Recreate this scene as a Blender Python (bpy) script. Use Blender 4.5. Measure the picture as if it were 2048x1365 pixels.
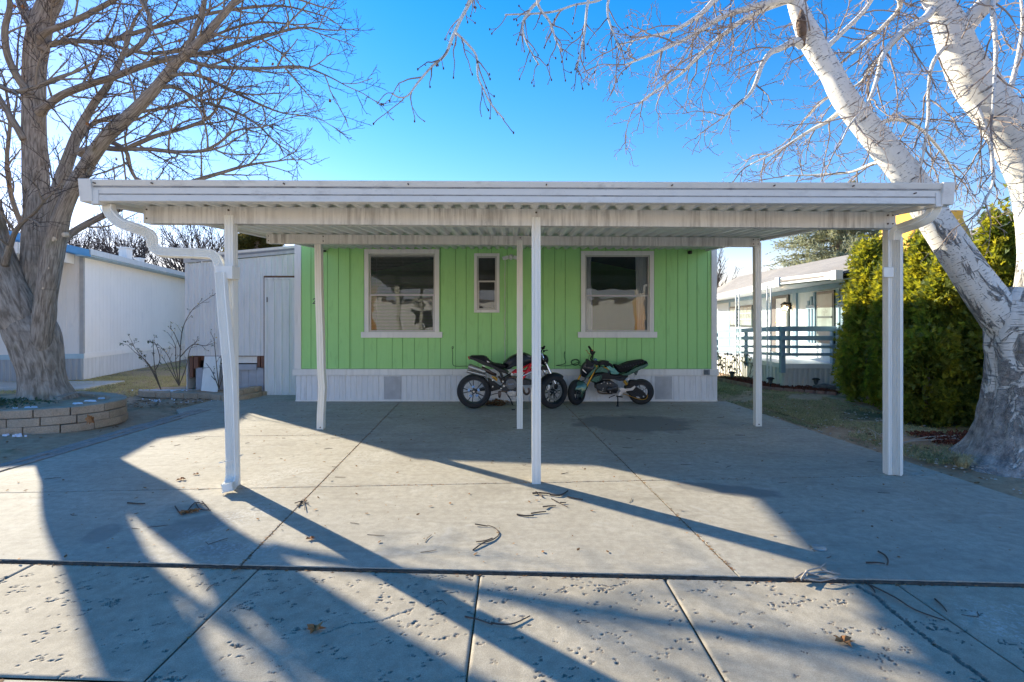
import bpy, math, random
from mathutils import Vector, Matrix, noise
R = math.radians
for o in list(bpy.data.objects): bpy.data.objects.remove(o)
scn = bpy.context.scene
# ---------------------------------------------------------------- camera
CAMZ = 1.56
cam_d = bpy.data.cameras.new('camera'); cam = bpy.data.objects.new('camera', cam_d)
scn.collection.objects.link(cam); scn.camera = cam
cam.location = (0, 0, CAMZ); cam.rotation_euler = (R(90), 0, 0)
cam_d.sensor_width = 36; cam_d.lens = 18; cam_d.shift_y = -40.5/2048
cam_d.clip_start = .05; cam_d.clip_end = 2000
# ---------------------------------------------------------------- world and sun
SUN_EL, SUN_AZ = R(20.9), R(49.4)          # azimuth measured from +Y towards -X
world = bpy.data.worlds.new("World"); scn.world = world; world.use_nodes = True
wn = world.node_tree; bg = wn.nodes['Background']
sky = wn.nodes.new('ShaderNodeTexSky'); sky.sky_type = 'NISHITA'; sky.sun_disc = False
sky.sun_elevation = SUN_EL; sky.sun_rotation = -SUN_AZ
sky.altitude = 1400; sky.air_density = 1.6; sky.dust_density = .22; sky.ozone_density = 4.0
hs = wn.nodes.new('ShaderNodeHueSaturation'); hs.inputs['Saturation'].default_value = 1.4
gm = wn.nodes.new('ShaderNodeGamma'); gm.inputs[1].default_value = 1.0
wn.links.new(sky.outputs[0], gm.inputs[0]); wn.links.new(gm.outputs[0], hs.inputs['Color']); tn = wn.nodes.new('ShaderNodeMix'); tn.data_type = 'RGBA'; tn.blend_type = 'MULTIPLY'; tn.inputs[0].default_value = 1; tn.inputs[7].default_value = (1.14, .80, .93, 1)
wn.links.new(hs.outputs[0], tn.inputs[6]); wn.links.new(tn.outputs[2], bg.inputs[0])
bg.inputs[1].default_value = .073
sd = bpy.data.lights.new('sun', 'SUN'); sun = bpy.data.objects.new('sun', sd); scn.collection.objects.link(sun)
sd.energy = 2.8; sd.angle = R(.55); sd.color = (1, .90, .70)
SUNV = Vector((-math.sin(SUN_AZ)*math.cos(SUN_EL), math.cos(SUN_AZ)*math.cos(SUN_EL), math.sin(SUN_EL)))
sun.rotation_euler = SUNV.to_track_quat('Z', 'Y').to_euler(); sun.location = SUNV*60
scn.view_settings.view_transform = 'Standard'; scn.view_settings.look = 'None'
scn.view_settings.exposure = 2.13; scn.view_settings.gamma = 1
scn.render.engine = 'CYCLES'
scn.cycles.max_bounces = 8; scn.cycles.diffuse_bounces = 4; scn.cycles.transparent_max_bounces = 12
# ---------------------------------------------------------------- helpers
C = scn.collection
rnd = random.Random(7)
def at(px, py, Y): return Vector(((px-1024)/1024*Y, Y, CAMZ-(py-642)/1024*Y))
def gnd(px, py, z=0.0):
    Y = (CAMZ-z)*1024/(py-642); return Vector(((px-1024)/1024*Y, Y, z))
def tag(o, label=None, cat=None, group=None, kind=None):
    if label: o['label'] = label
    if cat: o['category'] = cat
    if group: o['group'] = group
    if kind: o['kind'] = kind
    return o
def empty(name, loc, label, cat, group=None):
    o = bpy.data.objects.new(name, None); C.objects.link(o); o.location = loc
    o.empty_display_size = .2
    return tag(o, label, cat, group)
def wloc(o):
    v = Vector((0, 0, 0))
    while o: v += o.location; o = o.parent
    return v
def copy_tree(o, parent=None):
    c = o.copy(); C.objects.link(c)
    if parent: c.parent = parent
    for ch in list(o.children): copy_tree(ch, c)
    return c
class MB:
    def __init__(s): s.v = []; s.f = []; s.uv = {}; s.mi = []; s.m = 0
    def add(s, vs, fs, uvs=None):
        n = len(s.v); s.v += [tuple(p) for p in vs]
        for i, f in enumerate(fs):
            if uvs: s.uv[len(s.f)] = uvs[i]
            s.f.append(tuple(n+k for k in f)); s.mi.append(s.m)
        return s
    def box(s, x0, x1, y0, y1, z0, z1):
        v = [(x, y, z) for x in (x0, x1) for y in (y0, y1) for z in (z0, z1)]
        return s.add(v, [(0,1,3,2),(4,6,7,5),(0,4,5,1),(2,3,7,6),(0,2,6,4),(1,5,7,3)])
    def hexa(s, b, t):          # bottom 4 and top 4 points, same winding (counterclockwise from above)
        return s.add(list(b)+list(t), [(3,2,1,0),(4,5,6,7),(0,1,5,4),(1,2,6,5),(2,3,7,6),(3,0,4,7)])
    def bar(s, a, b, w, h, up=(0, 0, 1)):   # rectangular bar from a to b
        a = Vector(a); b = Vector(b); d = (b-a).normalized(); u = Vector(up)
        x = d.cross(u)
        if x.length < 1e-4: x = d.cross(Vector((1, 0, 0)))
        x.normalize(); z = x.cross(d).normalized(); x *= w/2; z *= h/2
        return s.add([a-x-z, a+x-z, a+x+z, a-x+z, b-x-z, b+x-z, b+x+z, b-x+z], [(0,1,2,3),(7,6,5,4),(0,4,5,1),(1,5,6,2),(2,6,7,3),(3,7,4,0)])
    def prism(s, poly, d):      # polygon extruded by the vector d
        n = len(poly); d = Vector(d); p = [Vector(q) for q in poly]
        return s.add(p+[q+d for q in p], [tuple(range(n))[::-1], tuple(range(n, 2*n))]+[(i, (i+1) % n, n+(i+1) % n, n+i) for i in range(n)])
    def sheet(s, rows):         # grid of points
        n = len(rows[0]); v = [p for r in rows for p in r]
        return s.add(v, [(i*n+j, i*n+j+1, (i+1)*n+j+1, (i+1)*n+j) for i in range(len(rows)-1) for j in range(n-1)])
    def tube(s, pts, rad, n=8, cap=True, uv=False, prof=None, fn=None):
        pts = [Vector(p) for p in pts]; m = len(pts)
        if not hasattr(rad, '__len__'): rad = [rad]*m
        t0 = (pts[1]-pts[0]).normalized()
        x = t0.orthogonal().normalized() if abs(t0.y) > .9 or abs(t0.z) > .999 else t0.cross(Vector((0, 1, 0))).normalized()
        V = []; L = 0; Ls = []
        for i, p in enumerate(pts):
            t = (pts[min(i+1, m-1)]-pts[max(i-1, 0)])
            if t.length < 1e-7: t = t0
            t.normalize(); x = (x-t*x.dot(t))
            x = x.normalized() if x.length > 1e-6 else t.orthogonal().normalized()
            y = t.cross(x)
            if i: L += (p-pts[i-1]).length
            Ls.append(L)
            for k in range(n):
                a = 2*math.pi*k/n
                if prof: V.append(p+x*(prof[k][0]*rad[i])+y*(prof[k][1]*rad[i]))
                else:
                    r = rad[i]*(fn(L, a, i) if fn else 1)
                    V.append(p+x*(r*math.cos(a))+y*(r*math.sin(a)))
        F = []; U = []
        for i in range(m-1):
            for k in range(n):
                k2 = (k+1) % n
                F.append((i*n+k, i*n+k2, (i+1)*n+k2, (i+1)*n+k))
                if uv: U.append(((k/n, Ls[i]), ((k+1)/n, Ls[i]), ((k+1)/n, Ls[i+1]), (k/n, Ls[i+1])))
        if cap:
            F += [tuple(range(n))[::-1], tuple(range((m-1)*n, m*n))]
            if uv: U += [tuple((0, 0) for _ in range(n))]*2
        return s.add(V, F, U if uv else None)
    def cyl(s, a, b, r, n=16, r2=None): return s.tube([a, b], [r, r if r2 is None else r2], n)
    def lathe(s, prof, c, axis=(0, 0, 1), n=24, closed=False):   # prof: (radius, along)
        ax = Vector(axis).normalized(); x = ax.orthogonal().normalized(); y = ax.cross(x); c = Vector(c); m = len(prof); V = []
        for r, h in prof:
            for k in range(n):
                a = 2*math.pi*k/n; V.append(c+ax*h+x*(r*math.cos(a))+y*(r*math.sin(a)))
        F = [(i*n+k, i*n+(k+1) % n, ((i+1) % m)*n+(k+1) % n, ((i+1) % m)*n+k) for i in range(m if closed else m-1) for k in range(n)]
        if not closed: F += [tuple(range(n))[::-1], tuple(range((m-1)*n, m*n))]
        return s.add(V, F)
    def ball(s, c, r, n=12, sc=(1, 1, 1)):
        c = Vector(c); V = []; m = max(4, n//2)
        for i in range(m+1):
            t = math.pi*i/m
            for k in range(n):
                a = 2*math.pi*k/n; V.append((c.x+r*sc[0]*math.sin(t)*math.cos(a), c.y+r*sc[1]*math.sin(t)*math.sin(a), c.z+r*sc[2]*math.cos(t)))
        return s.add(V, [((i+1)*n+k, (i+1)*n+(k+1) % n, i*n+(k+1) % n, i*n+k) for i in range(m) for k in range(n)])
    def build(s, name, mat, parent=None, smooth=0, bevel=0, seg=2, world=True):
        me = bpy.data.meshes.new(name)
        off = wloc(parent) if (parent and world) else Vector((0, 0, 0))
        me.from_pydata([(v[0]-off.x, v[1]-off.y, v[2]-off.z) for v in s.v], [], s.f)
        for m in (mat if isinstance(mat, (list, tuple)) else [mat]): me.materials.append(m)
        if any(s.mi): me.polygons.foreach_set('material_index', s.mi)
        if s.uv:
            l = me.uv_layers.new(name='UVMap')
            for i, u in s.uv.items():
                ls = me.polygons[i].loop_start
                for k, q in enumerate(u): l.data[ls+k].uv = q
        if smooth:
            me.polygons.foreach_set('use_smooth', [True]*len(me.polygons))
            if smooth < 180: me.set_sharp_from_angle(angle=R(smooth))
        me.update()
        o = bpy.data.objects.new(name, me); C.objects.link(o)
        if parent: o.parent = parent
        if bevel:
            b = o.modifiers.new('bevel', 'BEVEL'); b.width = bevel; b.segments = seg; b.limit_method = 'ANGLE'; b.angle_limit = R(40)
        return o
def struct(o): o['kind'] = 'structure'; return o
def cr(pts, k=4):               # Catmull-Rom resampling of tuples of any length
    out = []; n = len(pts)
    for i in range(n-1):
        p0, p1, p2, p3 = pts[max(i-1, 0)], pts[i], pts[i+1], pts[min(i+2, n-1)]
        for j in range(k):
            t = j/k
            out.append(tuple(.5*((2*b)+(-a+c)*t+(2*a-5*b+4*c-d)*t*t+(-a+3*b-3*c+d)*t**3) for a, b, c, d in zip(p0, p1, p2, p3)))
    out.append(tuple(pts[-1])); return out
# ---------------------------------------------------------------- materials
class NT:
    def __init__(s, name):
        s.m = bpy.data.materials.new(name); s.m.use_nodes = True; s.t = s.m.node_tree
        s.b = s.t.nodes['Principled BSDF']; s.out = s.t.nodes['Material Output']
    def n(s, t, **kw):
        x = s.t.nodes.new('ShaderNode'+t)
        for k, v in kw.items():
            if k in x.inputs: s.set(x.inputs[k], v)
            else: setattr(x, k, v)
        return x
    def set(s, i, v):
        if hasattr(v, 'links') or hasattr(v, 'is_linked'): s.t.links.new(v, i)
        elif hasattr(v, '__len__') and len(v) == 3 and i.type == 'RGBA': i.default_value = (*v, 1)
        else: i.default_value = v
    def co(s, kind='Object', sc=(1, 1, 1), rot=(0, 0, 0), loc=(0, 0, 0)):
        tc = s.n('TexCoord'); mp = s.n('Mapping'); s.t.links.new(tc.outputs[kind], mp.inputs[0])
        mp.inputs['Scale'].default_value = sc; mp.inputs['Rotation'].default_value = rot; mp.inputs['Location'].default_value = loc
        return mp.outputs[0]
    def noise(s, co, sc, det=4, rough=.55, dist=0):
        x = s.n('TexNoise'); s.t.links.new(co, x.inputs['Vector'])
        x.inputs['Scale'].default_value = sc; x.inputs['Detail'].default_value = det; x.inputs['Roughness'].default_value = rough; x.inputs['Distortion'].default_value = dist
        return x.outputs['Fac']
    def vor(s, co, sc, feat='F1', rand=1):
        x = s.n('TexVoronoi'); x.feature = feat; s.t.links.new(co, x.inputs['Vector']); x.inputs['Scale'].default_value = sc; x.inputs['Randomness'].default_value = rand
        return x.outputs['Distance']
    def ramp(s, f, stops):
        x = s.n('ValToRGB'); s.t.links.new(f, x.inputs[0]); e = x.color_ramp.elements
        while len(e) < len(stops): e.new(.5)
        for i, (p, c) in enumerate(stops):
            e[i].position = p; e[i].color = (c, c, c, 1) if not hasattr(c, '__len__') else (*c, 1)
        return x.outputs[0]
    def mix(s, f, a, b, mode='MIX'):
        x = s.n('Mix', data_type='RGBA', blend_type=mode)
        s.set(x.inputs[0], f); s.set(x.inputs[6], a); s.set(x.inputs[7], b)
        return x.outputs[2]
    def math(s, op, a, b=0.0, clamp=False):
        x = s.n('Math', operation=op); x.use_clamp = clamp; s.set(x.inputs[0], a); s.set(x.inputs[1], b); return x.outputs[0]
    def bump(s, h, d=.01, st=1.0, nrm=None):
        x = s.n('Bump'); s.t.links.new(h, x.inputs['Height']); x.inputs['Distance'].default_value = d; x.inputs['Strength'].default_value = st
        if nrm is not None: s.t.links.new(nrm, x.inputs['Normal'])
        s.t.links.new(x.outputs[0], s.b.inputs['Normal']); return x.outputs[0]
    def base(s, c, rough=.6, metal=0, spec=.5):
        s.set(s.b.inputs['Base Color'], c); s.set(s.b.inputs['Roughness'], rough); s.b.inputs['Metallic'].default_value = metal
        s.b.inputs['Specular IOR Level'].default_value = spec; return s.m
def simple(name, col, rough=.5, metal=0, var=.12, sc=6, bump=.0, bsc=60, spec=.5, coat=0):
    t = NT(name); co = t.co(); f = t.noise(co, sc, 5)
    lo = tuple(c*(1-var) for c in col); hi = tuple(min(1, c*(1+var)) for c in col)
    c = t.ramp(f, [(.3, lo), (.7, hi)])
    r = t.math('MULTIPLY_ADD', f, .2); t.t.nodes[-1].inputs[2].default_value = rough-.1
    if bump: t.bump(t.noise(co, bsc, 3), bump)
    t.base(c, r, metal, spec)
    if coat: t.b.inputs['Coat Weight'].default_value = coat; t.b.inputs['Coat Roughness'].default_value = .08
    return t.m
def weathered(name, col, dirt=(.25, .23, .2), amt=.35, rough=.45, streak=(9, 9, .7), th=.56, bump=.0006, metal=0):
    # paint with vertical dirt streaks and speckle
    t = NT(name); a = t.noise(t.co(sc=streak), 1.6, 6, .62); b = t.noise(t.co(), 2.3, 4); sp = t.noise(t.co(), 70, 2)
    f = t.ramp(a, [(th-.1, 0.0), (th+.16, 1.0)])
    f = t.math('MULTIPLY', f, t.ramp(b, [(.35, .15), (.65, 1.0)]))
    f = t.math('MULTIPLY', t.math('ADD', f, t.ramp(sp, [(.68, 0.0), (.76, .6)]), True), amt)
    c = t.mix(f, t.ramp(b, [(.3, tuple(x*.93 for x in col)), (.7, col)]), dirt)
    t.bump(t.noise(t.co(), 30, 4), bump)
    return t.base(c, t.math('MULTIPLY_ADD', f, .4) if False else rough, metal)
mt = {}
mt['white'] = weathered('white_paint', (.86, .85, .80), amt=.25)
mt['trim'] = weathered('trim_paint', (.86, .84, .80), amt=.3)
mt['fascia'] = weathered('fascia_metal', (.76, .735, .68), dirt=(.13, .12, .11), amt=.45, streak=(5, 5, 9), th=.62)
mt['beam'] = weathered('beam_metal', (.78, .75, .69), dirt=(.22, .19, .16), amt=.75, streak=(16, 16, 1.2), th=.5)
mt['post'] = weathered('post_metal', (.86, .84, .77), amt=.25, streak=(20, 20, .6))
mt['deck_metal'] = weathered('roof_deck_metal', (.80, .80, .75), amt=.3, streak=(9, .8, 9))
mt['spout'] = weathered('downspout_metal', (.87, .86, .80), amt=.2, streak=(12, 12, 1.4))
mt['screw'] = simple('rusty_screw', (.10, .07, .05), .7, .3)
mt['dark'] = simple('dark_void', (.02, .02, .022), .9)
mt['black'] = simple('black_plastic', (.014, .014, .015), .5, 0, .12, 6, 0, 60, .3)
mt['room'] = simple('room_wall', (.10, .095, .09), .9)
def groove_wall(name, col, dirt, amt=.3, bump=.002):
    t = NT(name); g = t.noise(t.co(sc=(40, 40, 1.6)), 1.5, 6, .65, .6); b = t.noise(t.co(), .9, 4)
    k = t.noise(t.co(sc=(5, 5, .9)), 1.8, 5, .6, 1.0)
    c = t.mix(t.ramp(g, [(.35, 0.0), (.75, 1.0)]), tuple(x*.97 for x in col), tuple(x*1.04 for x in col))
    c = t.mix(t.math('MULTIPLY', t.ramp(k, [(.56, 0.0), (.8, 1.0)]), amt), c, dirt)
    c = t.mix(t.math('MULTIPLY', t.ramp(b, [(.4, 0.0), (.7, 1.0)]), .25), c, tuple(x*.8 for x in col))
    t.bump(g, bump); return t.base(c, .55)
mt['green'] = groove_wall('green_siding', (.38, .74, .26), (.20, .46, .15), .5)
mt['green_d'] = simple('green_groove', (.16, .36, .12), .8)
def glass(name, tint=(1, 1, 1), ior=1.5, rough=.0):
    t = NT(name); tr = t.n('BsdfTransparent'); tr.inputs[0].default_value = (*tint, 1)
    gl = t.n('BsdfGlossy'); gl.inputs['Roughness'].default_value = rough; gl.inputs[0].default_value = (.95, .97, 1, 1)
    fr = t.n('Fresnel'); fr.inputs[0].default_value = ior
    f = t.math('ADD', t.math('MULTIPLY', fr.outputs[0], 1.0), .0, True)
    nz = t.noise(t.co(), 1.7, 2); bp = t.n('Bump'); bp.inputs['Distance'].default_value = .004; t.t.links.new(nz, bp.inputs['Height']); t.t.links.new(bp.outputs[0], gl.inputs['Normal'])
    mx = t.n('MixShader'); t.t.links.new(f, mx.inputs[0]); t.t.links.new(tr.outputs[0], mx.inputs[1]); t.t.links.new(gl.outputs[0], mx.inputs[2])
    t.t.links.new(mx.outputs[0], t.out.inputs[0]); return t.m
mt['glass'] = glass('window_glass', (.8, .82, .82))
# ---------------------------------------------------------------- ground, driveway, pavement
def xl(y): return -1.73-.064*(y-3.25)
def xr(y): return 1.387-.064*(y-3.11)
def yS(x): return 3.19-.047*x
def y1(x): return 4.92+.06*x
def y2(x): return 7.17+.065*x
def soil_mat():
    t = NT('soil'); co = t.co(); a = t.noise(co, .55, 6, .6); b = t.noise(co, 9, 6, .7); c = t.noise(co, 55, 4, .7); 
    s = t.mix(t.ramp(b, [(.3, 0.0), (.7, 1.0)]), (.40, .25, .155), (.56, .40, .265))
    g = t.mix(t.ramp(c, [(.35, 0.0), (.65, 1.0)]), (.075, .078, .03), (.24, .22, .11))
    col = t.mix(t.ramp(a, [(.52, 0.0), (.62, 1.0)]), s, g)
    t.bump(t.math('ADD', b, t.math('MULTIPLY', c, .35)), .035); return t.base(col, .95, 0, .2)
mt['soil'] = soil_mat()
def concrete(name, ca, cb, pit=0, brushed=False, damp=None, salt=None, joints=None, rough=.85):
    t = NT(name); co = t.co(); a = t.noise(co, 1.1, 6, .65, .4); b = t.noise(co, 14, 6, .7); c = t.noise(co, 160, 3, .7)
    col = t.mix(t.ramp(a, [(.32, 0.0), (.68, 1.0)]), ca, cb)
    col = t.mix(t.ramp(b, [(.38, .5), (.62, 0.0)]), col, tuple(x*.62 for x in ca))
    col = t.mix(t.ramp(c, [(.36, .5), (.55, 0.0)]), col, tuple(x*.55 for x in ca))
    col = t.mix(t.ramp(t.noise(co, 230, 2), [(.66, 0.0), (.74, .6)]), col, (.72, .71, .68))
    h = t.math('ADD', t.math('MULTIPLY', c, .5), t.math('MULTIPLY', b, .6))
    if brushed:
        w = t.noise(t.co(sc=(2, 70, 1), rot=(0, 0, R(-3.4))), 1.5, 4, .6); h = t.math('ADD', h, t.math('MULTIPLY', w, .7))
        col = t.mix(t.ramp(w, [(.35, .16), (.6, 0.0)]), col, tuple(x*.6 for x in ca))
        s = t.noise(t.co(sc=(.5, 2.2, 1), rot=(0, 0, R(-25))), 2.2, 5, .6, .8)
        col = t.mix(t.ramp(s, [(.54, 0.0), (.72, .45)]), col, tuple(x*.5 for x in ca))
        lt = t.noise(co, 2.6, 5, .65, 1.2); col = t.mix(t.ramp(lt, [(.58, 0.0), (.75, .3)]), col, (.62, .60, .56))
    r = rough
    def blob(cx, cy, rx, ry, rot=0, wob=.55):   # soft 0..1 mask of a stain with an irregular rim
        p = t.n('Mapping'); p.vector_type = 'TEXTURE'; t.t.links.new(co, p.inputs[0])
        p.inputs['Location'].default_value = (cx, cy, 0); p.inputs['Rotation'].default_value = (0, 0, rot); p.inputs['Scale'].default_value = (rx, ry, 1000)
        ln = t.n('VectorMath', operation='LENGTH'); t.t.links.new(p.outputs[0], ln.inputs[0])
        return t.math('ADD', ln.outputs['Value'], t.math('MULTIPLY', t.math('SUBTRACT', t.noise(co, 2.8, 5, .65), .5), wob*2))
    for (cx, cy, rx, ry, rot, amt, cc, rg) in (damp or []):
        m = t.ramp(blob(cx, cy, rx, ry, rot), [(.78, amt), (1.12, 0.0)]); col = t.mix(m, col, cc)
    for (cx, cy, rx, ry, rot) in (salt or []):
        m = t.ramp(blob(cx, cy, rx, ry, rot, .8), [(.55, .5), (1.45, 0.0)])
        m = t.math('MULTIPLY', m, t.ramp(t.noise(co, 38, 5, .75), [(.47, 0.0), (.66, 1.0)])); m = t.math('MULTIPLY', m, t.ramp(t.noise(co, 3.5, 4, .6), [(.4, .1), (.62, 1.0)])); col = t.mix(m, col, (.78, .78, .78))
    t.bump(h, .0035); return t.base(col, r, 0, .3)
wet = (.19, .18, .165)
mt['conc'] = concrete('driveway_concrete', (.42, .375, .30), (.55, .50, .41), brushed=True,
    damp=[(1.87, 7.8, 1.0, .72, -.05, .85, wet, .4), (2.0, 4.72, .55, .18, -.35, .7, wet, .5), (-2.4, 3.9, .2, .35, -.5, .45, wet, .5), (-3.0, 3.75, .13, .2, .3, .5, wet, .5), (-2.0, 3.5, .18, .12, .2, .4, wet, .5)],
    salt=[(-2.15, 4.05, .28, .75, -.35), (-2.3, 5.1, .5, .45, 0), (-2.0, 3.45, .45, .2, .3), (-1.6, 5.9, .3, .5, 0)])
mt['street'] = concrete('pavement_concrete', (.40, .345, .26), (.53, .465, .36), salt=[(2.6, 2.7, .3, .25, .5)])
def poly_slab(mb, P, z0, z1): mb.hexa([(*p, z0) for p in P], [(*p, z1) for p in P])
g = MB()
gx = [-300, -60, -25]+[-14+i*.5 for i in range(57)]+[20, 60, 300]
gy = [-60, -20, -6, 0]+[2+i*.5 for i in range(50)]+[30, 60, 120, 400]
def gh(x, y):
    h = -.035
    if y > 3 and (x < -5.9 or x > 4.6): h += .05*noise.noise((x*.6, y*.6, 3))+.02
    if x > 4.4 and 5 < y < 14: h += .05*min(1, (x-4.4)/2)
    if y < 3.4: h = -.12
    if -5.6 < x < 4.6 and y < 11: h = -.12 if y < 3.4 else -.06
    return h
g.sheet([[(x, y, gh(x, y)) for x in gx] for y in gy])
struct(g.build('ground', mt['soil'], smooth=180))
# driveway slabs: each panel a separate raised block with a gap between
dw = MB(); e = .0045
def xL(y): return -5.27
def xR(y): return 4.5-.07*(y-4)if y < 8 else 4.22-.03*(y-8)
cols = [(xL, xl), (xl, xr), (xr, xR)]
def isect(fx, fy, x=0):
    y = fy(x)
    for _ in range(6): x = fx(y); y = fy(x)
    return x, y
rows = [(yS, y1), (y1, y2), (y2, lambda x: 9.92)]
for i, (a, b) in enumerate(cols):
    for j, (c, d) in enumerate(rows):
        P = [isect(a, c), isect(b, c), isect(b, d), isect(a, d)]
        P = [(P[0][0]+e, P[0][1]+e), (P[1][0]-e, P[1][1]+e), (P[2][0]-e, P[2][1]-e), (P[3][0]+e, P[3][1]-e)]
        poly_slab(dw, P, -.1, 0)
poly_slab(dw, [(-5.27, 9.935), (-4.20, 9.935), (-4.20, 10.9), (-5.2, 10.9)], -.1, 0)
poly_slab(dw, [(-5.9, 9.0), (-5.285, 8.2), (-5.285, 10.7), (-5.9, 10.5)], -.1, -.004)
struct(dw.build('driveway', mt['conc'], bevel=.003))
# pavement panels by the street, with paw-print-like pits as real geometry
import numpy as np
prs = random.Random(11)
pits = []
for _ in range(1500):
    x = prs.uniform(-3.4, 3.3); y = prs.uniform(2.05, 3.2)
    dens = .35+.65*noise.noise((x*1.3, y*1.8, 5.2))
    if x > 1.9: dens -= .4
    if prs.random() > dens+.25: continue
    s = min(.015, prs.lognormvariate(-5.05, .45)); k = prs.randint(2, 6); a0 = prs.uniform(-.5, .5)
    for q in range(k):
        pits.append((x+prs.gauss(0, s*2.3), y+prs.gauss(0, s*1.5), s*prs.uniform(.45, 1.15), s*prs.uniform(.22, .5), a0+prs.uniform(-.5, .5), prs.uniform(.006, .013)))
for line in ([(1714, 1166), (1735, 1178), (1755, 1188), (1775, 1208), (1800, 1228), (1850, 1268), (1880, 1290), (1905, 1302), (1925, 1320), (1950, 1335), (1990, 1368)], [(640, 1262), (700, 1240), (760, 1236), (830, 1210)]):
    for (ax_, ay_), (bx_, by_) in zip(line[:-1], line[1:]):
        A_, B_ = gnd(ax_, ay_), gnd(bx_, by_); n_ = int((B_-A_).length/.008)+1
        for k in range(n_):
            p_ = A_.lerp(B_, k/n_); w_ = 1 if ax_ > 1000 else .45
            pits.append((p_.x+prs.gauss(0, .003), p_.y+prs.gauss(0, .004), .010*w_*prs.uniform(.7, 1.5), .006*w_+.002, prs.uniform(-.6, .6), .012*w_))
def pave(x0, x1, fa, fb, step=.008, z=-.018):
    nx = int((x1-x0)/step)+1; ya = (fa(x0)+fa(x1))/2; yb = (fb(x0)+fb(x1))/2; ny = int((yb-ya)/step)+1
    X = np.linspace(x0, x1, nx)[None, :].repeat(ny, 0); T = np.linspace(0, 1, ny)[:, None]
    FA = np.array([fa(x) for x in X[0]])[None, :]; FB = np.array([fb(x) for x in X[0]])[None, :]
    Y = FA*(1-T)+FB*T; Z = np.full_like(X, z)
    D = np.zeros_like(X); dx = (x1-x0)/(nx-1); dy = (yb-ya)/(ny-1)
    for (cx, cy, a, b, an, dep) in pits:
        if not (x0 < cx < x1): continue
        j = int((cx-x0)/dx); i = int((cy-fa(cx))/dy); r = int(.03/min(dx, dy))+1
        i0, i1, j0, j1 = max(0, i-r), min(ny, i+r), max(0, j-r), min(nx, j+r)
        if i1 <= i0 or j1 <= j0: continue
        u = X[i0:i1, j0:j1]-cx; v = Y[i0:i1, j0:j1]-cy
        c, s_ = math.cos(an), math.sin(an); p = (u*c+v*s_)/a; q = (-u*s_+v*c)/b
        w = np.clip(1.35-(p*p+q*q), 0, 1); D[i0:i1, j0:j1] = np.maximum(D[i0:i1, j0:j1], dep*np.minimum(1, w*1.8))
    Z -= D
    edge = np.minimum(np.minimum(X-x0, x1-X), np.minimum(Y-FA, FB-Y)); Z -= .008*np.clip(1-edge/.014, 0, 1)**2
    vs = np.stack([X, Y, Z], -1).reshape(-1, 3).tolist()
    fs = [(i*nx+j, i*nx+j+1, (i+1)*nx+j+1, (i+1)*nx+j) for i in range(ny-1) for j in range(nx-1)]
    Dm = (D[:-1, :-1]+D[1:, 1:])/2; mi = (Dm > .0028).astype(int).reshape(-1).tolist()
    return vs, fs, mi
def yB(x): return 2.17-.045*x
pv = MB()
xs = [-5.2, -3.1, -1.615, -.2, .935, 2.31, 3.9, 5.5]
for a, b in zip(xs[:-1], xs[1:]):
    vis = b > -3.6 and a < 3.4
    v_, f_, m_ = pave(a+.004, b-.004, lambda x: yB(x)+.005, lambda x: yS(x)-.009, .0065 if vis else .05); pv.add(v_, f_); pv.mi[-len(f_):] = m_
for a, b in ((-5.2, -1.2), (-1.2, 2.8), (2.8, 6)):
    v_, f_, m_ = pave(a+.007, b-.007, lambda x: -8, lambda x: yB(x)-.008, .1); pv.add(v_, f_)
mt['pit'] = simple('pit_dirt_shade', (.22, .18, .14), .95, 0, .4, 40)  # darker brown for dirt plus painted-in shade inside the pits
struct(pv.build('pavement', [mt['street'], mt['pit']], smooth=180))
# paver strip along the left edge of the driveway
ps = MB(); y = 3.6
while y < 8.8:
    l = .30; x0 = -5.6+.0*(y-5); 
    for k in range(2):
        xa = x0+k*.155; j = prs.uniform(-.006, .006); ps.hexa([(xa+.004, y+.004+j, -.08), (xa+.15, y+.004+j, -.08), (xa+.15, y+l-.004+j, -.08), (xa+.004, y+l-.004+j, -.08)],
                [(xa+.004, y+.004+j, .002+j), (xa+.15, y+.004+j, .004-j), (xa+.15, y+l-.004+j, .004+j), (xa+.004, y+l-.004+j, -.003+j)])
    y += l
mt['paver'] = concrete('paver_concrete', (.30, .265, .235), (.40, .36, .32))
struct(ps.build('paver_strip', mt['paver'], bevel=.004))
# the street itself behind and beside the viewpoint
rd_ = MB()
for x0, x1 in ((-40, -5.22), (5.52, 40)): poly_slab(rd_, [(x0, -8), (x1, -8), (x1, 2.3-.045*x1*0), (x0, 2.3)], -.12, -.03)
poly_slab(rd_, [(-40, -12.5), (40, -12.5), (40, -8.02), (-40, -8.02)], -.12, -.03)
struct(rd_.build('road', mt['street']))

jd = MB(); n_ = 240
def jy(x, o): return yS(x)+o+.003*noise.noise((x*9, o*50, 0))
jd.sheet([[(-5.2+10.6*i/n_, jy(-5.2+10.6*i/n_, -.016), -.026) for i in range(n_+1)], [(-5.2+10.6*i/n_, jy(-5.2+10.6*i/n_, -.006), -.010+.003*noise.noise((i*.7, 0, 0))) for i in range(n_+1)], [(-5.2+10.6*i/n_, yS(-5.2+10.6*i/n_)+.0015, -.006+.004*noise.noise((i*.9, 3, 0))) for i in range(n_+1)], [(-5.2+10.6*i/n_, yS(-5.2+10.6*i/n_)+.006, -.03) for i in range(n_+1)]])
struct(jd.build('joint_soil', simple('joint_dirt', (.075, .055, .04), .95, 0, .5, 30, .004, 90), smooth=180))
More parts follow.
